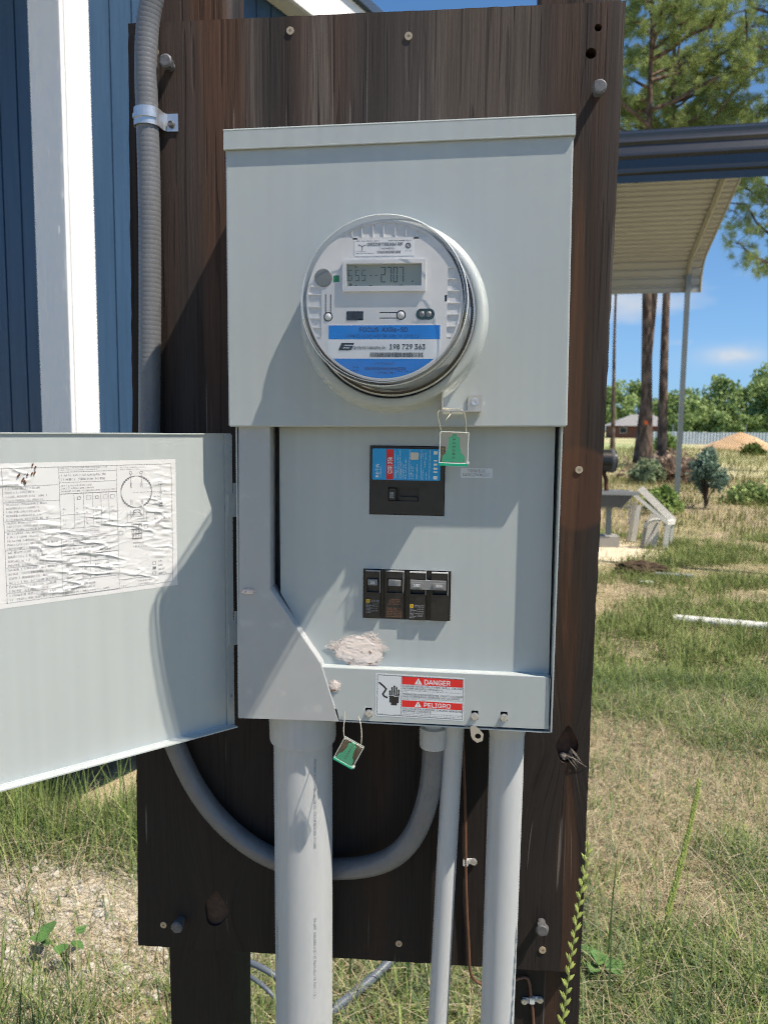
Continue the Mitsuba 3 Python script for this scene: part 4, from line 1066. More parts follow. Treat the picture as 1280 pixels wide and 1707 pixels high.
# service disconnect sticker
SL_ = EP + '__disconnect_label'
add(SL_, prism(rrect(.0757, .1116, -.0585, -.0475, .0011), YD - .0003, YD - .00005), 'label_silver')
add(SL_ + '__lettering', cat(text('SERVICE', .0031, .0937, -.0521, YD - .0004, .0195, False, 'c'), text('DISCONNECT', .0031, .0936, -.0566, YD - .0004, .0304, False, 'c')), 'ink_grey')

# ------------------------------------------------------------------ the open door
HX, HY = -.1978, -.079
DRM = rotz(47, (HX, HY, 0))
DW, ZD1, ZD0 = .362, -.0118, -.3712
DR = EP + '__door'
plate = bx(-DW, 0, 0, .0014, ZD0, ZD1)
lips = [bx(-DW, -.0012, -.0125, -.0001, ZD0, ZD0 + .0014), bx(-DW, -.0012, -.0022, -.0001, ZD1 - .0014, ZD1), bx(-DW, -DW + .0014, -.0124, -.0002, ZD0 + .0015, ZD1 - .0015)]
hs_ = [prism(Polygon([(-.0095, ZD0 + .0015), (-.0001, ZD0 + .0015), (-.0001, ZD1 - .0015), (-.0095, ZD1 - .0015)]).difference(Point(-.0035, -.333).buffer(.0018)), -.0030, -.0018)]
add(DR, cat(plate, *lips, *hs_, tube(np.array([(-DW, -.0002, ZD0 + .0012), (-.2, -.0002, ZD0 + .0012), (0, -.0002, ZD0 + .0012)]), .0014, 8)), 'paint', smooth=35, M=DRM)
tag(DR, 'panel door swung open to the left, with a wrinkled paper chart')
for z in (-.0975, -.2555):
    hp_ = prism(sbox(-.0075, z - .014, .0055, z + .014).buffer(-.0005).buffer(.0005), -.0046, -.0032)
    hk = prism(Point(-.0035, z + .006).buffer(.0013).union(Point(-.0035, z - .006).buffer(.0013)), -.0048, -.0047)
    h = add(DR + '__hinge', cat(hp_, bx(.0045, .0056, -.0045, .010, z - .014, z + .014), cyl((.006, .002, z - .012), (.006, .002, z + .026), .0022, 10)), 'paint', M=DRM)
# crinkled chart
x0, x1 = -.270, -.0712
NX, NZ = 240, 180
gu, gw_ = np.meshgrid(np.linspace(0, 1, NX), np.linspace(0, 1, NZ), indexing='ij')
def chart(u, w):                                        # u across, w up -> local position on the door
    zt = -.0412; zb = -.1865
    x = x0 + (x1 - x0) * u
    z = zb + (zt - zb) * w - .0012 * (1 - u)
    q = np.stack([x * 24 + 3, z * 95 + x * 12, 0 * x], -1)
    r = np.abs(meshkit.fbm(q, 3, 17) - .5) * 2
    q2 = np.stack([x * 55, z * 150 - x * 40, 0 * x + 4], -1)
    r2 = np.abs(meshkit.fbm(q2, 2, 23) - .5) * 2
    fade = np.clip(np.minimum(np.minimum(u, 1 - u) * 14, np.minimum(w, 1 - w) * 14), 0, 1)
    amp = np.clip((meshkit.fbm(np.stack([x * 16, z * 26, 0 * x + 9], -1), 2, 5) - .33) * 3.0, .0, 1)
    return x, z, (.0015 * np.clip(1 - r * 5.0, 0, 1) ** 1.3 + .0005 * np.clip(1 - r2 * 4.0, 0, 1)) * fade * amp + .0003
cx_, cz_, cy_ = chart(gu, gw_)
cv = np.stack([cx_, -cy_, cz_], -1).reshape(-1, 3)
i, j = np.meshgrid(np.arange(NX - 1), np.arange(NZ - 1), indexing='ij'); k0 = (i * NZ + j).ravel()
mat('paper', (.63, .64, .65), .45, spec=.35)
add(DR + '__chart', trimesh.Trimesh(cv, np.vstack([np.stack([k0, k0 + NZ, k0 + NZ + 1], 1), np.stack([k0, k0 + NZ + 1, k0 + 1], 1)]), process=False), 'paper', smooth=True, M=DRM)
RC = np.random.default_rng(2); lines = []
def hl_(u0, u1, w, t=.0022): lines.append((u0, u1, w - t / 2, w + t / 2))
def vl_(u, w0, w1, t=.0017): lines.append((u - t / 2, u + t / 2, w0, w1))
cA, cB, cD = .352, .655, .972
hl_(.07, cD, .965); hl_(.07, cD, .035); vl_(.078, .035, .965); vl_(cA, .035, .965); vl_(cB, .035, .965); vl_(cD, .035, .965)
txt = []
def rows(u0, u1, w1, w0, n, h=.55, fills=None):
    st_ = (w1 - w0) / n
    for k in range(n):
        txt.extend(greek(u0 + .006, u1 - .006, w1 - st_ * (k + .82), st_ * h, RC, RC.uniform(.55, 1.0)))
for a, b, n in ((.84, .73, 4), (.73, .60, 5), (.60, .53, 3), (.53, .40, 5), (.40, .28, 4), (.28, .16, 4), (.16, .10, 2), (.10, .04, 2)):
    hl_(.078, cA, a); rows(.085, cA, a, b, n)
for a, b, n in ((.965, .935, 2), (.92, .86, 2), (.84, .78, 3), (.50, .455, 3), (.44, .40, 2), (.385, .335, 2), (.12, .04, 3)):
    hl_(cA, cB, b - .008); rows(cA + .004, cB, a, b, n)
hl_(cA, cB, .77); hl_(cA, cB, .62, .0018); hl_(cA, cB, .52)
for u_ in (.425, .475, .523, .567, .61): vl_(u_, .52, .77)
for u_ in (.36, .43, .48, .53, .574, .617): rows(u_, u_ + .034, .68, .62, 2, .4); rows(u_, u_ + .034, .60, .54, 2, .4)
hl_(cA, cB, .325); hl_(cA, cB, .27); hl_(cA, cB, .14); vl_(.50, .14, .325)
for u_ in (.37, .45, .52, .58): rows(u_, u_ + .05, .31, .15, 6, .45)
def circle(u, w, r, t=.0018, n=40, a0=0, a1=2 * np.pi):
    asp = (x1 - x0) / .1455
    for k in range(n):
        a = a0 + (a1 - a0) * k / n; b = a0 + (a1 - a0) * (k + 1) / n
        ua, ub = u + r * math.cos(a), u + r * math.cos(b); wa, wb = w + r * asp * math.sin(a), w + r * asp * math.sin(b)
        lines.append((min(ua, ub) - t / 2, max(ua, ub) + t / 2, min(wa, wb) - t / 2, max(wa, wb) + t / 2))
circle(.765, .76, .088); circle(.735, .905, .008); circle(.795, .905, .008)
vl_(.735, .80, .895); vl_(.795, .80, .895)
for u_ in (.735, .795):
    for w_ in (.79, .665): vl_(u_ - .004, w_, w_ + .04); vl_(u_ + .004, w_, w_ + .04)
for k in range(10): hl_(.745 + k * .02, .757 + k * .02, .755)
vl_(.905, .68, .82); 
for (u_, w_, s_) in ((.905, .82, .010), (.905, .65, .010), (.905, .75, .006), (.86, .20, .009), (.86, .16, .009), (.86, .12, .009), (.66 + .012, .455, .011), (.815, .49, .011)):
    sq = s_ * 1.3
    hl_(u_ - s_, u_ + s_, w_ - sq); hl_(u_ - s_, u_ + s_, w_ + sq); vl_(u_ - s_, w_ - sq, w_ + sq); vl_(u_ + s_, w_ - sq, w_ + sq)
lines.append((.898, .912, .64, .66)); lines.append((.852, .868, .152, .168))
for d_ in (0, .018, .036):
    vl_(.745 - d_, .57 - d_, .62); vl_(.785 + d_, .57 - d_, .62); hl_(.745 - d_, .765, .62 - d_ * .8); hl_(.765, .785 + d_, .57 - d_)
vl_(.70, .47, .53); hl_(.70, .74, .53); vl_(.83, .49, .53); hl_(.79, .83, .53)
for k in range(7): vl_(.735 + k * .009, .40, .52, .003)
for k in range(4): hl_(.732, .79, .405 + k * .035, .006)
circle(.765, .60, .02, n=20, a0=0, a1=3.1); circle(.765, .565, .03, n=20, a0=0, a1=3.1)
rows(.86, .965, .60, .50, 3, .5); rows(.86, .93, .73, .66, 3, .5); rows(.67, .82, .955, .925, 2, .5); rows(.735, .83, .39, .33, 2, .4); rows(.66, .72, .06, .04, 1, .7); rows(.76, .88, .085, .04, 2, .5); rows(.88, .94, .23, .10, 4, .4)
hl_(cB, cD, .10)
for (u_, w_) in ((.425 + .025, .735), (.545, .735)): circle(u_, w_, .009, n=16)
for (u_, w_) in ((.50, .735), (.59, .735), (.63, .735)):
    hl_(u_ - .011, u_ + .011, w_ - .015); hl_(u_ - .011, u_ + .011, w_ + .015); vl_(u_ - .011, w_ - .015, w_ + .015); vl_(u_ + .011, w_ - .015, w_ + .015)
def on_chart(rects, lift, splits):
    out, fcs = [], []
    for a, b, c, d in rects:
        n = max(1, int((b - a) / .02)) if splits else 1; m_ = max(1, int((d - c) / .025)) if splits else 1
        uu, ww = np.meshgrid(np.linspace(a, b, n + 1), np.linspace(c, d, m_ + 1), indexing='ij')
        at0 = sum(len(o) for o in out) if False else on_chart.at
        x_, z_, y_ = chart(uu, ww)
        out.append(np.stack([x_, -y_ - lift, z_], -1).reshape(-1, 3))
        ia, ja = np.meshgrid(np.arange(n), np.arange(m_), indexing='ij'); k = (ia * (m_ + 1) + ja).ravel() + at0
        fcs += [np.stack([k, k + m_ + 1, k + m_ + 2], 1), np.stack([k, k + m_ + 2, k + 1], 1)]
        on_chart.at += (n + 1) * (m_ + 1)
    on_chart.at = 0
    return trimesh.Trimesh(np.vstack(out), np.vstack(fcs), process=False)
on_chart.at = 0
lines = [q for q in lines if q[0] >= .0 and q[2] >= 0]
chart_lines = on_chart(lines, .00028, True)
ta = np.array([(a, b, c, d) for a, b, c, d in txt])
vx = []
for corner in ((0, 2), (1, 2), (1, 3), (0, 3)):
    x_, z_, y_ = chart(ta[:, corner[0]], ta[:, corner[1]]); vx.append(np.stack([x_, -y_ - .00028, z_], -1))
vx = np.stack(vx, 1).reshape(-1, 3); k = np.arange(len(ta))[:, None] * 4
mat('fine_print', (.30, .30, .32), .6)
mat('line_print', (.17, .17, .18), .6)
add(DR + '__chart_lines', chart_lines, 'line_print', M=DRM)
add(DR + '__lettering', trimesh.Trimesh(vx, np.vstack([k + [0, 1, 2], k + [0, 2, 3]]), process=False), 'fine_print', M=DRM)
mat('brown_spot', (.10, .05, .03), .7)
sp = [(x0 + (x1 - x0) * (.19 + RC.normal() * .018), -.062 + RC.normal() * .004) for _ in range(7)] + [(x0 + (x1 - x0) * (.215 + RC.normal() * .012), -.050 + RC.normal() * .003) for _ in range(5)]
add(DR + '__mud_specks', cat(*[prism(affinity.rotate(affinity.scale(Point(a, b).buffer(.0011, quad_segs=3), .6, 1.4), -25), -.0020, -.0004) for a, b in sp]), 'brown_spot', M=DRM)

# ------------------------------------------------------------------ electric meter
EM = thing('electric_meter', 'round glass electric meter with digital display in the panel cover', 'electric meter')
MX, MZ = .0008, .1174
YP = -.226
add(EM + '__base', lathe([(.0868, -.126), (.0868, -.150), (.0850, -.153), (.0765, -.154), (.0765, -.170)], MX, MZ, 80), 'black_plastic', smooth=40)
add(EM + '__body', lathe([(.0750, -.154), (.0750, -.200), (.0757, -.204), (.0757, YP + .001)], MX, MZ, 80), 'body_metal', smooth=40)
add(EM + '__glass_cover', lathe([(.0860, -.146), (.0850, -.152), (.0832, -.158), (.0820, -.185), (.0804, -.224), (.0797, -.230), (.0780, -.2345), (.0755, -.2370), (.0725, -.2380), (.040, -.2390), (.0, -.2393)], MX, MZ, 96), 'clear_glass', smooth=True)
add(EM + '__glass_rim', lathe([(.0868, -.1440), (.0872, -.1495), (.0862, -.1525), (.0848, -.1522)], MX, MZ, 96), 'body_metal', smooth=True)
mat('rim_bead', (.60, .64, .66), .12, spec=.8)
add(EM + '__glass_bead', cat(lathe([(.0799, -.2262), (.0806, -.2270), (.0806, -.2280), (.0799, -.2288)], MX, MZ, 96), lathe([(.0769, -.2366), (.0774, -.2364), (.0772, -.2370)], MX, MZ, 96)), 'rim_bead', smooth=True)
def mm(x, z): return (MX + x / 1015, MZ + z / 1015)
def mrect(xa, xb, za, zb, r=0): return rrect(MX + xa / 1015, MX + xb / 1015, MZ + za / 1015, MZ + zb / 1015, r / 1000) if r else sbox(MX + xa / 1015, MZ + za / 1015, MX + xb / 1015, MZ + zb / 1015)
disc = Point(MX, MZ).buffer(.0753, quad_segs=24)
vent = lambda a, b, c, d: mrect(a, b, c, d, 3)
rec = [mrect(-45, 45, 60.5, 80, 4).intersection(disc.buffer(-.002)), mrect(61.5, 80, -36, 32, 3).intersection(disc.buffer(-.002)), mrect(-80, -61.5, -36, 14, 3).intersection(disc.buffer(-.002))]
keyh = [mrect(-58.0, -56.9, -11, 7), mrect(-53.0, -51.9, -11, 7), Point(mm(-54.9, -14.4)).buffer(.0046), mrect(-4, 13.5, -11.1, -10.1), mrect(-4, 13.5, -16.4, -15.4), Point(mm(16.9, -13)).buffer(.0047), mrect(-36.6, -20, -18, -9.2), mrect(58.9, 61.2, -.5, 5.8), mrect(-31, -26.5, 58.6, 60.4), mrect(28, 33, 58.6, 60.4), mrect(-67, -64.2, -11, -7)]
face = disc
for s_ in rec + keyh: face = face.difference(s_)
face = face.difference(mrect(-37, 37, 14, 36))
add(EM + '__faceplate', prism(face, YP, YP + .003), 'meter_plastic')
add(EM + '__face_backing', prism(disc.buffer(-.001), YP + .0045, YP + .0055), 'black_plastic')
vb = []
for r_ in rec: vb.append(prism(r_, YP + .0012, YP + .0022))
for x in (-31.5, -22, -11.2, -.9, 10.3, 20.7, 31.4): vb.append(prism(mrect(x - .45, x + .45, 61, 76).intersection(disc.buffer(-.002)), YP - .0003, YP + .0012))
for z in (31.6, 20.9, 9.6, -1.7, -12.5, -23.8, -34): vb.append(prism(mrect(62, 75, z - .45, z + .45).intersection(disc.buffer(-.002)), YP - .0003, YP + .0012))
for z in (6.9, -4.9, -15.7, -24.8, -34): vb.append(prism(mrect(-75, -62, z - .45, z + .45).intersection(disc.buffer(-.002)), YP - .0003, YP + .0012))
add(EM + '__vent_ribs', cat(*vb), 'meter_plastic')
add(EM + '__key_button', cat(lathe([(0, YP - .0016), (.0026, YP - .0010), (.0036, YP + .001)], *mm(-54.9, -14.4), 20)), 'meter_plastic', smooth=True)
add(EM + '__key_button', cat(lathe([(0, YP - .0016), (.0026, YP - .0010), (.0037, YP + .001)], *mm(16.9, -13), 20)), 'meter_plastic', smooth=True)
dp = EM + '__display'
add(dp, cat(prism(mrect(-37, 37, 14, 36), YP + .0018, YP + .003)), 'lcd')
add(dp + '__frame', prism(mrect(-40.3, 40.6, 9.2, 39, .8).difference(mrect(-36.6, 36.5, 14.2, 35.4)), YP - .0035, YP + .0015), 'meter_plastic')
SEG = {'0': 'abcdef', '1': 'bc', '2': 'abged', '5': 'afgcd', '6': 'afgcde', '7': 'abc', '-': 'g'}
def seg7(ch, x, z, w, h, t):
    m = z + h / 2; o = []
    R_ = {'a': (x, x + w, z + h - t, z + h), 'd': (x, x + w, z, z + t), 'g': (x, x + w, m - t / 2, m + t / 2), 'f': (x, x + t, m + t * .3, z + h - t * .3), 'b': (x + w - t, x + w, m + t * .3, z + h - t * .3), 'e': (x, x + t, z + t * .3, m - t * .3), 'c': (x + w - t, x + w, z + t * .3, m - t * .3)}
    return [R_[s_] for s_ in SEG[ch]]
sg = []
for ch, x, big in (('6', -35, 0), ('5', -28.0, 0), ('5', -21.8, 0), ('-', -14.4, 0), ('-', -9.0, 0), ('2', -3.2, 1), ('7', 2.6, 1), ('0', 8.4, 1), ('7', 14.2, 1)):
    w_, h_ = (4.4, 14.5) if big else (3.8, 10.5)
    if ch == '-': w_ = 2.6
    sg += [(MX + a / 1000, MX + b / 1000, MZ + c / 1000, MZ + d / 1000) for a, b, c, d in seg7(ch, x, 18.0 if big else 19.5, w_, h_, .95 if big else .7)]
for a, b, c, d in ((-33.8, -31.4, 14.9, 17.4), (-28, -26.5, 14.8, 16), (-15, -11, 14.8, 15.6), (14.8, 18, 14.9, 15.7), (-28.4, -25.8, 32, 33.2), (26, 28.4, 18.5, 19.4)): sg.append((MX + a / 1000, MX + b / 1000, MZ + c / 1000, MZ + d / 1000))
add(dp + '__digits', quads(sg, YP + .0016), 'lcd_digit')
add(EM + '__sensor_disc', lathe([(0, YP - .0012), (.0080, YP - .0010), (.0088, YP - .0002), (.0088, YP + .001)], *mm(-59.5, 23), 32), 'lens_grey', smooth=30)
add(EM + '__circuit_strip', cat(prism(mrect(-49.6, -43.9, 18.7, 25), YP - .0003, YP)), 'green_board')
add(EM + '__connector', cat(prism(mrect(-36.2, -25, -17.9, -9.3), YP - .0006, YP + .004), prism(mrect(-25.2, -20.4, -16.4, -10.8), YP - .0004, YP + .004)), 'black_plastic')
op = shapely.union_all([Point(mm(37, -12.4)).buffer(.0053), Point(mm(44.2, -12.4)).buffer(.0053), mrect(37, 44.2, -17.6, -7.2)])
o_ = EM + '__optical_port'
add(o_, cat(prism(op, YP - .0008, YP)), 'optic_green')
add(o_ + '__lens', cat(*[lathe([(0, YP - .0022), (.0016, YP - .0018), (.0027, YP - .0009)], *mm(x, -12.4), 20) for x in (37.2, 44.0)]), 'lens_grey', smooth=True)
add(o_ + '__guard', prism(Polygon([mm(28.5, -19.5), mm(50.5, -19.5), mm(51.5, -18), mm(50, -9), mm(43.5, 1), mm(37.5, 1), mm(31, -8), mm(28, -18)]).difference(op), YP - .0004, YP - .00005), 'meter_plastic')
# sticker with the serial number
sector = mrect(-55, 56, -90, -21.8).intersection(Point(MX, MZ).buffer(.0737, quad_segs=24)).intersection(Polygon([mm(-55, -20), mm(56, -20), mm(56, -49), mm(40, -80), mm(-40, -80), mm(-55, -50)]).buffer(.002))
nl = EM + '__serial_label'
yl = YP - .0004
add(nl, prism(sector, yl, YP - .00005), 'label_white')
add(nl + '__blue_band', flat([mrect(-54.2, 55.2, -36.2, -22.8).intersection(sector), mrect(-60, 60, -90, -55).intersection(sector.buffer(-.0008))], yl - .0001), 'label_blue')
Lk = [text('FOCUS  AXRe-SD', .0042, MX - .0232, MZ - .0287, yl - .0003, .0466, True), text('FORM 2S CL200 240V 3W 60Hz TA=30 Kh 7.2', .0028, MX - .0362, MZ - .0340, yl - .0003, .0705)]
add(nl + '__dark_lettering', cat(*Lk, text('198 729 363', .0021, MX - .0078, MZ - .0598, yl - .0003, .0180), quads([(MX + a, MX + a + w_, MZ - .0652, MZ - .0622) for a, w_ in zip(np.linspace(-.0175, .0215, 42), np.tile([.0004, .0007, .0003, .0006, .0005, .0004], 7))] + greek(MX - .0075, MX + .0125, MZ - .0683, .0017, RW) + greek(MX + .0145, MX + .028, MZ - .0668, .0012, RW) + greek(MX - .0290, MX - .0235, MZ - .0632, .0016, RW) + greek(MX - .030, MX - .0235, MZ - .0664, .0016, RW), yl - .0003)), 'navy_print')
logo = affinity.skew(sbox(0, 0, .0125, .0070), xs=24, origin=(0, 0)).buffer(-.0006).buffer(.0006).difference(affinity.skew(sbox(.0036, .0040, .0140, .0052), xs=24, origin=(0, 0))).difference(affinity.skew(sbox(.0036, .0018, .0100, .0030), xs=24, origin=(0, 0)))
logo = affinity.translate(logo, MX - .0438, MZ - .0462)
Lk = [flat([logo], yl - .0003), text('Clay Electric Cooperative, Inc.', .0033, MX - .0300, MZ - .0452, yl - .0003, .0330), text('198 729 363', .0048, MX + .0060, MZ - .0452, yl - .0003, .0345, True)]
bars, xx = [], MX - .0126
while xx < MX + .0385:
    w_ = RW.choice([.0003, .0005, .0008]); bars.append((xx, xx + w_, MZ - .0526, MZ - .0482)); xx += w_ + RW.choice([.0003, .0004, .0006])
add(nl + '__black_lettering', cat(*Lk, quads(bars, yl - .0003)), 'black_print')
tl_ = EM + '__radio_label'
add(tl_, prism(mrect(-29, 28.9, 43, 58), yl, YP - .00005), 'label_white')
g_ = greek(MX - .0270, MX - .0035, MZ + .0558, .0010, RW) + greek(MX + .004, MX + .0265, MZ + .0558, .0010, RW) + greek(MX - .0272, MX - .017, MZ + .0463, .0008, RW) + greek(MX - .0272, MX - .010, MZ + .0444, .0008, RW) + greek(MX + .0195, MX + .0265, MZ + .0463, .0007, RW)
bars, xx = [], MX - .0066
while xx < MX + .0155:
    w_ = RW.choice([.0003, .0005, .0007]); bars.append((xx, xx + w_, MZ + .0445, MZ + .0470)); xx += w_ + RW.choice([.0003, .0005])
ant = [LineString([mm(-21.5, 48.5), mm(-21.5, 52.5)]).buffer(.0003), LineString([mm(-23.6, 53.4), mm(-21.5, 51.6), mm(-19.4, 53.4)]).buffer(.0003), LineString([mm(-25.2, 53.6), mm(-24.2, 52.8)]).buffer(.0003), LineString([mm(-18.8, 52.8), mm(-17.8, 53.6)]).buffer(.0003)]
ring_ = Point(mm(23, 52.3)).buffer(.0027).difference(Point(mm(23, 52.3)).buffer(.0014)).union(LineString([mm(21.4, 50.6), mm(24.6, 54.0)]).buffer(.0004))
add(tl_ + '__lettering', cat(text('GRIDSTREAM RF', .0029, MX - .0166, MZ + .0516, yl - .0002, .0342, True), quads(greek(MX - .0040, MX + .011, MZ + .0483, .0021, RW), yl - .0002), quads(g_ + bars, yl - .0002), flat(ant + [ring_], yl - .0002)), 'ink_grey')

# ------------------------------------------------------------------ breakers
MBK = thing('main_breaker', 'large black main breaker with a blue and red sticker, above the row of small breakers', 'circuit breaker')
bx0, bx1, bz0, bz1 = -.0280, .0574, -.1025, -.0239
Yb = YD - .0012
bwid, bhei = bx1 - bx0, bz1 - bz0
bxx = lambda f: bx0 + bwid * f
bzz = lambda f: bz1 - bhei * f
body = sbox(bx0, bz0, bx1, bz1)
tog = sbox(bxx(.25), bzz(.80), bxx(.66), bzz(.60))
add(MBK + '__body', cat(prism(body.difference(tog), Yb, YD + .01), prism(tog, YD + .006, YD + .01), bx(bx0 + .0005, bx1 - .0005, Yb - .0035, Yb + .0005, bzz(.53), bzz(.02), .0012)), 'black_plastic')
tgk = MBK + '__handle'
add(tgk, cat(bx(bxx(.26), bxx(.36), Yb - .004, YD + .008, bzz(.79), bzz(.61), .0012), bx(bxx(.40), bxx(.65), YD + .001, YD + .006, bzz(.80), bzz(.74), .0006)), 'black_plastic')
add(tgk + '__lettering', text('200', .0042, bxx(.327), bzz(.755), Yb - .0043, .0068, True, 'l', 90), 'dim_print')
bl = MBK + '__label'
ys = Yb - .0037
add(bl, prism(rrect(bxx(.035), bxx(.945), bzz(.49), bzz(.035), .0016), ys, Yb - .0034), 'label_cyan')
add(bl + '__red_stripe', flat([sbox(bxx(.225), bzz(.482), bxx(.318), bzz(.043))], ys - .0001), 'red_print')
Lk = [text('CSR 25k', .0048, bxx(.300), bzz(.395), ys - .0003, .0190, True, 'l', 90), text('E\u00b7T\u00b7N', .0038, bxx(.128), bzz(.41), ys - .0003, .0118, True, 'l', 90)]
rc_ = []
for f_ in (.40, .532, .69, .80): rc_.append((bxx(f_), bxx(f_ + .004), bzz(.48), bzz(.045)))
rc_ += [(bxx(.08), bxx(.12), bzz(.455), bzz(.425))]
def vgreek(xc, z0, z1, h, fill):
    return [(xc - (d - 0), xc - (c - 0), z0 + (a), z0 + (b)) for a, b, c, d in greek(0, z1 - z0, 0, h, RW, fill)]
for f_, lo, hi in ((.155, .46, .28), (.345, .47, .06), (.365, .47, .30), (.385, .40, .12), (.43, .47, .22), (.46, .47, .25), (.49, .47, .16), (.56, .47, .25), (.585, .47, .29), (.64, .47, .24), (.72, .47, .33), (.745, .30, .20), (.765, .47, .35), (.72, .18, .07), (.755, .18, .08)):
    rc_ += vgreek(bxx(f_), bzz(lo), bzz(hi), .0011, 1.0)
for lo, hi in ((.47, .42), (.375, .35), (.33, .30), (.27, .24), (.21, .19), (.11, .06)): rc_.append((bxx(.855), bxx(.905), bzz(lo), bzz(hi)))
add(bl + '__lettering', cat(*Lk, quads(rc_, ys - .0001)), 'white_print')
add(bl + '__stamp', cat(flat([rrect(bxx(.545), bxx(.655), bzz(.19), bzz(.085), .0008)], ys - .0002)), 'cream_print')

BX0, BX1, BZ0, BZ1 = -.0347, .0670, -.2257, -.1676
bw, bh = BX1 - BX0, BZ1 - BZ0
X_ = lambda f: BX0 + bw * f
Z_ = lambda f: BZ1 - bh * f
def breaker(label, f0, f1, hand, kind):
    t = thing('circuit_breaker', label, 'circuit breaker')
    a, b = X_(f0), X_(f1)
    add(t + '__case', bx(a, b, YD + .0005, YD + .02, BZ0, BZ1, .0006), 'black_plastic')
    for h0, h1, num in hand:
        yF = YD - {0: .0040, 1: .0034, 2: .0060}[kind]
        rec_ = sbox(X_(h0) + .0015, Z_(.46), X_(h1) - .0015, Z_(.16))
        col_ = sbox(X_(h0), Z_(.985), X_(h1), Z_(.03))
        add(t + '__raised_front', prism(col_.difference(rec_), yF, YD + .0004), 'black_plastic')
        add(t + '__rim', cat(prism(sbox(X_(h0), Z_(.03), X_(h1), Z_(.015)), yF - .0004, YD + .0004), prism(sbox(X_(h1) - .0006, Z_(.46), X_(h1), Z_(.03)), yF - .0008, yF - .0001)), 'grey_plastic')
        if kind != 2:
            hk = t + '__handle'
            hk = add(hk, bx(X_(h0) + .0028, X_(h1) - .0030, YD - .0075, YD + .006, Z_(.31), Z_(.185), .0012), 'handle_grey')
            if num: add(hk + '__lettering', text(num, .0030, (X_(h0) + X_(h1)) / 2, Z_(.275), YD - .0078, None, True, 'c'), 'white_print')
    if kind == 2:
        (h0, h1, _), (g0, g1, _) = hand
        tie = add(t + '__handle_tie', cat(bx(X_(h0) + .001, X_(g1) - .002, YD - .0085, YD - .0022, Z_(.36), Z_(.165), .001), *[bx(X_(p0) + .0020, X_(p1) - .0035, YD - .0105, YD - .0086, Z_(.32), Z_(.205), .001) for p0, p1 in ((h0, h1), (g0, g1))]), 'handle_grey')
        add(tie + '__lettering', cat(*[text('100', .0029, (X_(p0) + X_(p1)) / 2 - .0007, Z_(.285), YD - .0108, None, True, 'c') for p0, p1 in ((h0, h1), (g0, g1))]), 'white_print')
    h0, h1, _ = hand[0]
    yF = YD - {0: .0041, 1: .0035, 2: .0061}[kind]
    if kind in (0, 2):
        fz = .60 if kind == 0 else .665
        w_ = .0042
        lg = sbox(X_(h0) + .001, Z_(fz) - .0042, X_(h0) + .001 + w_, Z_(fz)).difference(sbox(X_(h0) + .0023, Z_(fz) - .0029, X_(h0) + .0023 + w_ - .0026, Z_(fz) - .0013))
        add(t + '__emblem', flat([lg], yF - .0002), 'yellow_print')
        q_ = greek(X_(h0) + .0065, X_(h1) - .001, Z_(fz) - .0016, .0010, RW) + greek(X_(h0) + .0065, X_(h1) - .0015, Z_(fz) - .0034, .0010, RW)
        for k in range(7): q_ += greek(X_(h0) + .001, X_(h0) + .0065 + .004 * (k % 2), Z_(fz) - .0062 - k * .0017, .0011, RW, .9); q_ += greek(X_(h0) + .0095, X_(h1) - .001, Z_(fz) - .0062 - k * .0026, .0012, RW, .9) if k < 4 and Z_(fz) - .0062 - k * .0026 > BZ0 + .002 else []
        q_ = [z_ for z_ in q_ if z_[2] > BZ0 + .0012]
        add(t + '__lettering', quads(q_, yF - .0002), 'dim_print')
    else:
        q_ = []
        for k in range(4): q_ += greek(X_(h0) + .005 - k * .0008, X_(h1) - .004 + k * .0008, Z_(.60) - k * .0019, .0011, RW, 1)
        for k in range(6): q_ += greek(X_(h0) + .001, X_(h1) - .0016, Z_(.78) - k * .0020, .0012, RW, 1)
        add(t + '__lettering', quads(q_, yF - .0002), 'rust_print')
breaker('small black breaker at the left end of the breaker row', .0, .235, [(.03, .20, '20')], 0)
breaker('small black breaker second from the left, with worn rust-coloured print', .237, .487, [(.265, .468, '')], 1)
breaker('double black breaker at the right of the row, its two handles joined by a bar', .489, 1.0, [(.535, .725, '100'), (.785, .975, '100')], 2)

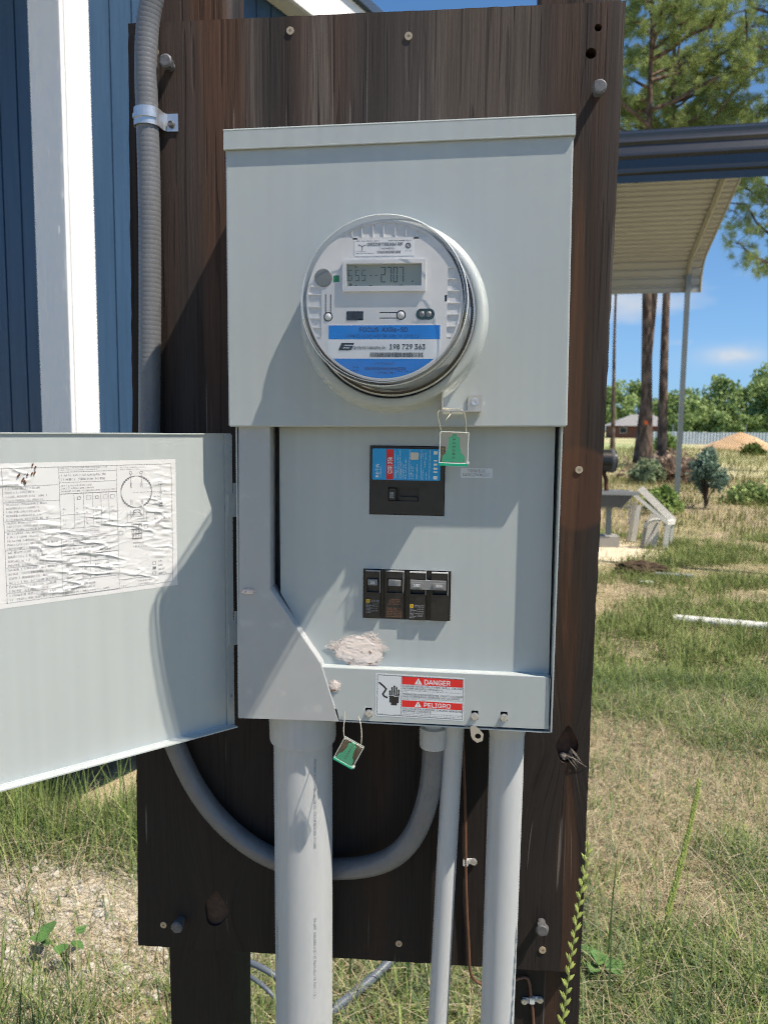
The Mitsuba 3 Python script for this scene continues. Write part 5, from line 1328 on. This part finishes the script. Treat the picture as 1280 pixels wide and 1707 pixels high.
# ------------------------------------------------------------------ green seals
scene['clear_plastic'] = {'type': 'thindielectric', 'int_ior': 1.45}
mat('clear_edge', (.62, .66, .62), .25, spec=.6)
mat('wire_pale', (.55, .52, .42), .45, .3)
def seal(label, cx, cz, y, ang, wires, s=1.0):
    t = thing('meter_seal', label, 'seal')
    Mx = np.eye(4); a = math.radians(ang); Mx[:3, :3] = np.array([[math.cos(a), 0, -math.sin(a)], [0, 1, 0], [math.sin(a), 0, math.cos(a)]]) * s; Mx[:3, 3] = [cx, y, cz]
    w, h = .0152, .0168
    add(t + '__case', cat(bx(-w, w, -.0022, .0022, -h, h)), 'clear_plastic', M=Mx)
    e = [tube(np.array([p_, (np.array(p_) + q_) / 2, q_]), .00045, 5) for p_, q_ in [((-w, yy, zz_), (w, yy, zz_)) for yy in (-.0022, .0022) for zz_ in (-h, h)] + [((xx_, yy, -h), (xx_, yy, h)) for xx_ in (-w, w) for yy in (-.0022, .0022)]]
    add(t + '__case_edge', cat(*e, bx(w - .0014, w + .0022, -.003, .003, -h - .0005, -h + .0022, .0006)), 'clear_edge', M=Mx)
    ins = Polygon([(-.0125, -.0155), (-.0118, -.0090), (-.0085, -.0060), (-.0062, .0020), (-.0058, .0085), (-.0062, .0105), (-.0045, .0118), (-.0025, .0122), (-.0020, .0148), (.0020, .0148), (.0025, .0122), (.0045, .0118), (.0062, .0105), (.0058, .0085), (.0062, .0020), (.0085, -.0060), (.0118, -.0090), (.0125, -.0155)])
    add(t + '__insert', cat(prism(ins, -.0012, .0012), bx(-w - .0004, w + .0004, -.0034, .0034, -h - .0030, -h + .0002, .0006)), 'green_plastic', M=Mx)
    q_ = []
    for k in range(6):
        zc = .0078 - k * .0039
        q_ += [(-.0013, -.0004, zc, zc + .0018), (.0004, .0013, zc + .0003, zc + .0018), (-.0013, .0012, zc + .0014, zc + .0019)]
    add(t + '__lettering', quads(q_, -.0013), 'black_print', M=Mx)
    add(t + '__wire', cat(*[tube(spline(w_, 40), .00055, 6) for w_ in wires]), 'wire_pale', smooth=True)
yy = -.137
seal('green tag in a clear case hanging on wire below the glass meter', .0685, -.0236, yy, -1.0, [
    [(.0545, yy, -.009), (.0535, yy, -.002), (.0515, yy - .002, .006), (.0508, yy - .003, .014), (.0540, yy - .001, .0175), (.0600, yy + .001, .0172), (.0640, yy, .0150), (.0625, yy - .006, .0100), (.0595, yy - .008, .0050)],
    [(.0810, yy, -.009), (.0812, yy, -.001), (.0800, yy - .003, .009), (.0775, yy - .003, .0155), (.0720, yy - .001, .0180), (.0640, yy + .001, .0182), (.0570, yy, .0185), (.0535, yy, .0175)]])
yq = YFl - .012
seal('green tag in a clear case hanging tilted under the left corner of the danger sticker', -.0462, -.3800, yq, -27, [
    [(-.0528, yq + .010, -.335), (-.0530, yq + .004, -.349), (-.0525, yq, -.357), (-.0500, yq, -.3655)], [(-.0330, yq, -.3745), (-.0315, yq - .002, -.366), (-.0320, yq + .002, -.354), (-.0370, yq + .010, -.340)]], .82)

# ------------------------------------------------------------------ spider nest and webs
mat('web', proc(lambda p, n, uv: mix((.60, .52, .48), (.78, .72, .68), fbm(p.x * 400, p.y * 400, p.z * 400, 3))), .9, spec=.1)
mat('brown_fleck', (.20, .11, .07), .8)
RN = np.random.default_rng(9)
def nest(label, cx, cz, y, rx, rz, n, dome=.006, flecks=3):
    t = thing('spider_nest', label, 'spider nest')
    m = trimesh.creation.icosphere(4); v = m.vertices * [rx * .86, dome, rz * .84]
    v *= (.70 + .60 * meshkit.fbm(m.vertices * 2.5, 4, n))[:, None]; v[:, 1] -= .0012 * meshkit.fbm(m.vertices * 9, 3, n + 1)
    v[:, 2] = np.maximum(v[:, 2], -rz * .72)
    m.vertices = v + [cx, y, cz]
    add(t + '__cocoon', m, 'web', smooth=True)
    thr = []
    for k in range(n * 2):
        a, q = RN.uniform(0, 2 * np.pi), math.sqrt(RN.uniform(0, 1)); b_ = RN.uniform(0, 2 * np.pi); L = RN.uniform(.12, .5)
        edge = 1 + .14 * math.sin(3 * a + n) + .10 * math.sin(7 * a)
        pc = np.array([cx + rx * edge * q * math.cos(a), y - dome * .6 * (1 - q * q) - .0004, cz + rz * edge * q * math.sin(a)]); d_ = np.array([rx * math.cos(b_), 0, rz * math.sin(b_)]) * L * .5
        P_ = np.array([pc - d_, pc + [RN.normal() * .001, -.0004, RN.normal() * .001], pc + d_]); P_[:, 2] = np.maximum(P_[:, 2], cz - rz * .93)
        thr.append(tube(P_, .00021, 3, False))
    add(t + '__threads', cat(*thr), 'web')
    fk = []
    for k in range(flecks):
        q = trimesh.creation.icosphere(1, .0014); q.apply_translation([cx + RN.uniform(-.6, .6) * rx, y - dome * .65, cz + RN.uniform(-.85, .0) * rz]); fk.append(q)
    add(t + '__brown_flecks', cat(*fk), 'brown_fleck')
nest('large white web cocoon on the ledge below the breakers', -.0390, -.2655, YD - .001, .0297, .0195, 420, .0011, 6)
nest('small white web lump beside the slanted edge left of the danger sticker', -.0655, -.3050, YFl - .0006, .0065, .0075, 70, .0015, 2)
nest('tiny white web tuft on the grey plate near the open door', -.1685, -.1955, YL - .0006, .0085, .0035, 50, .0012, 1)
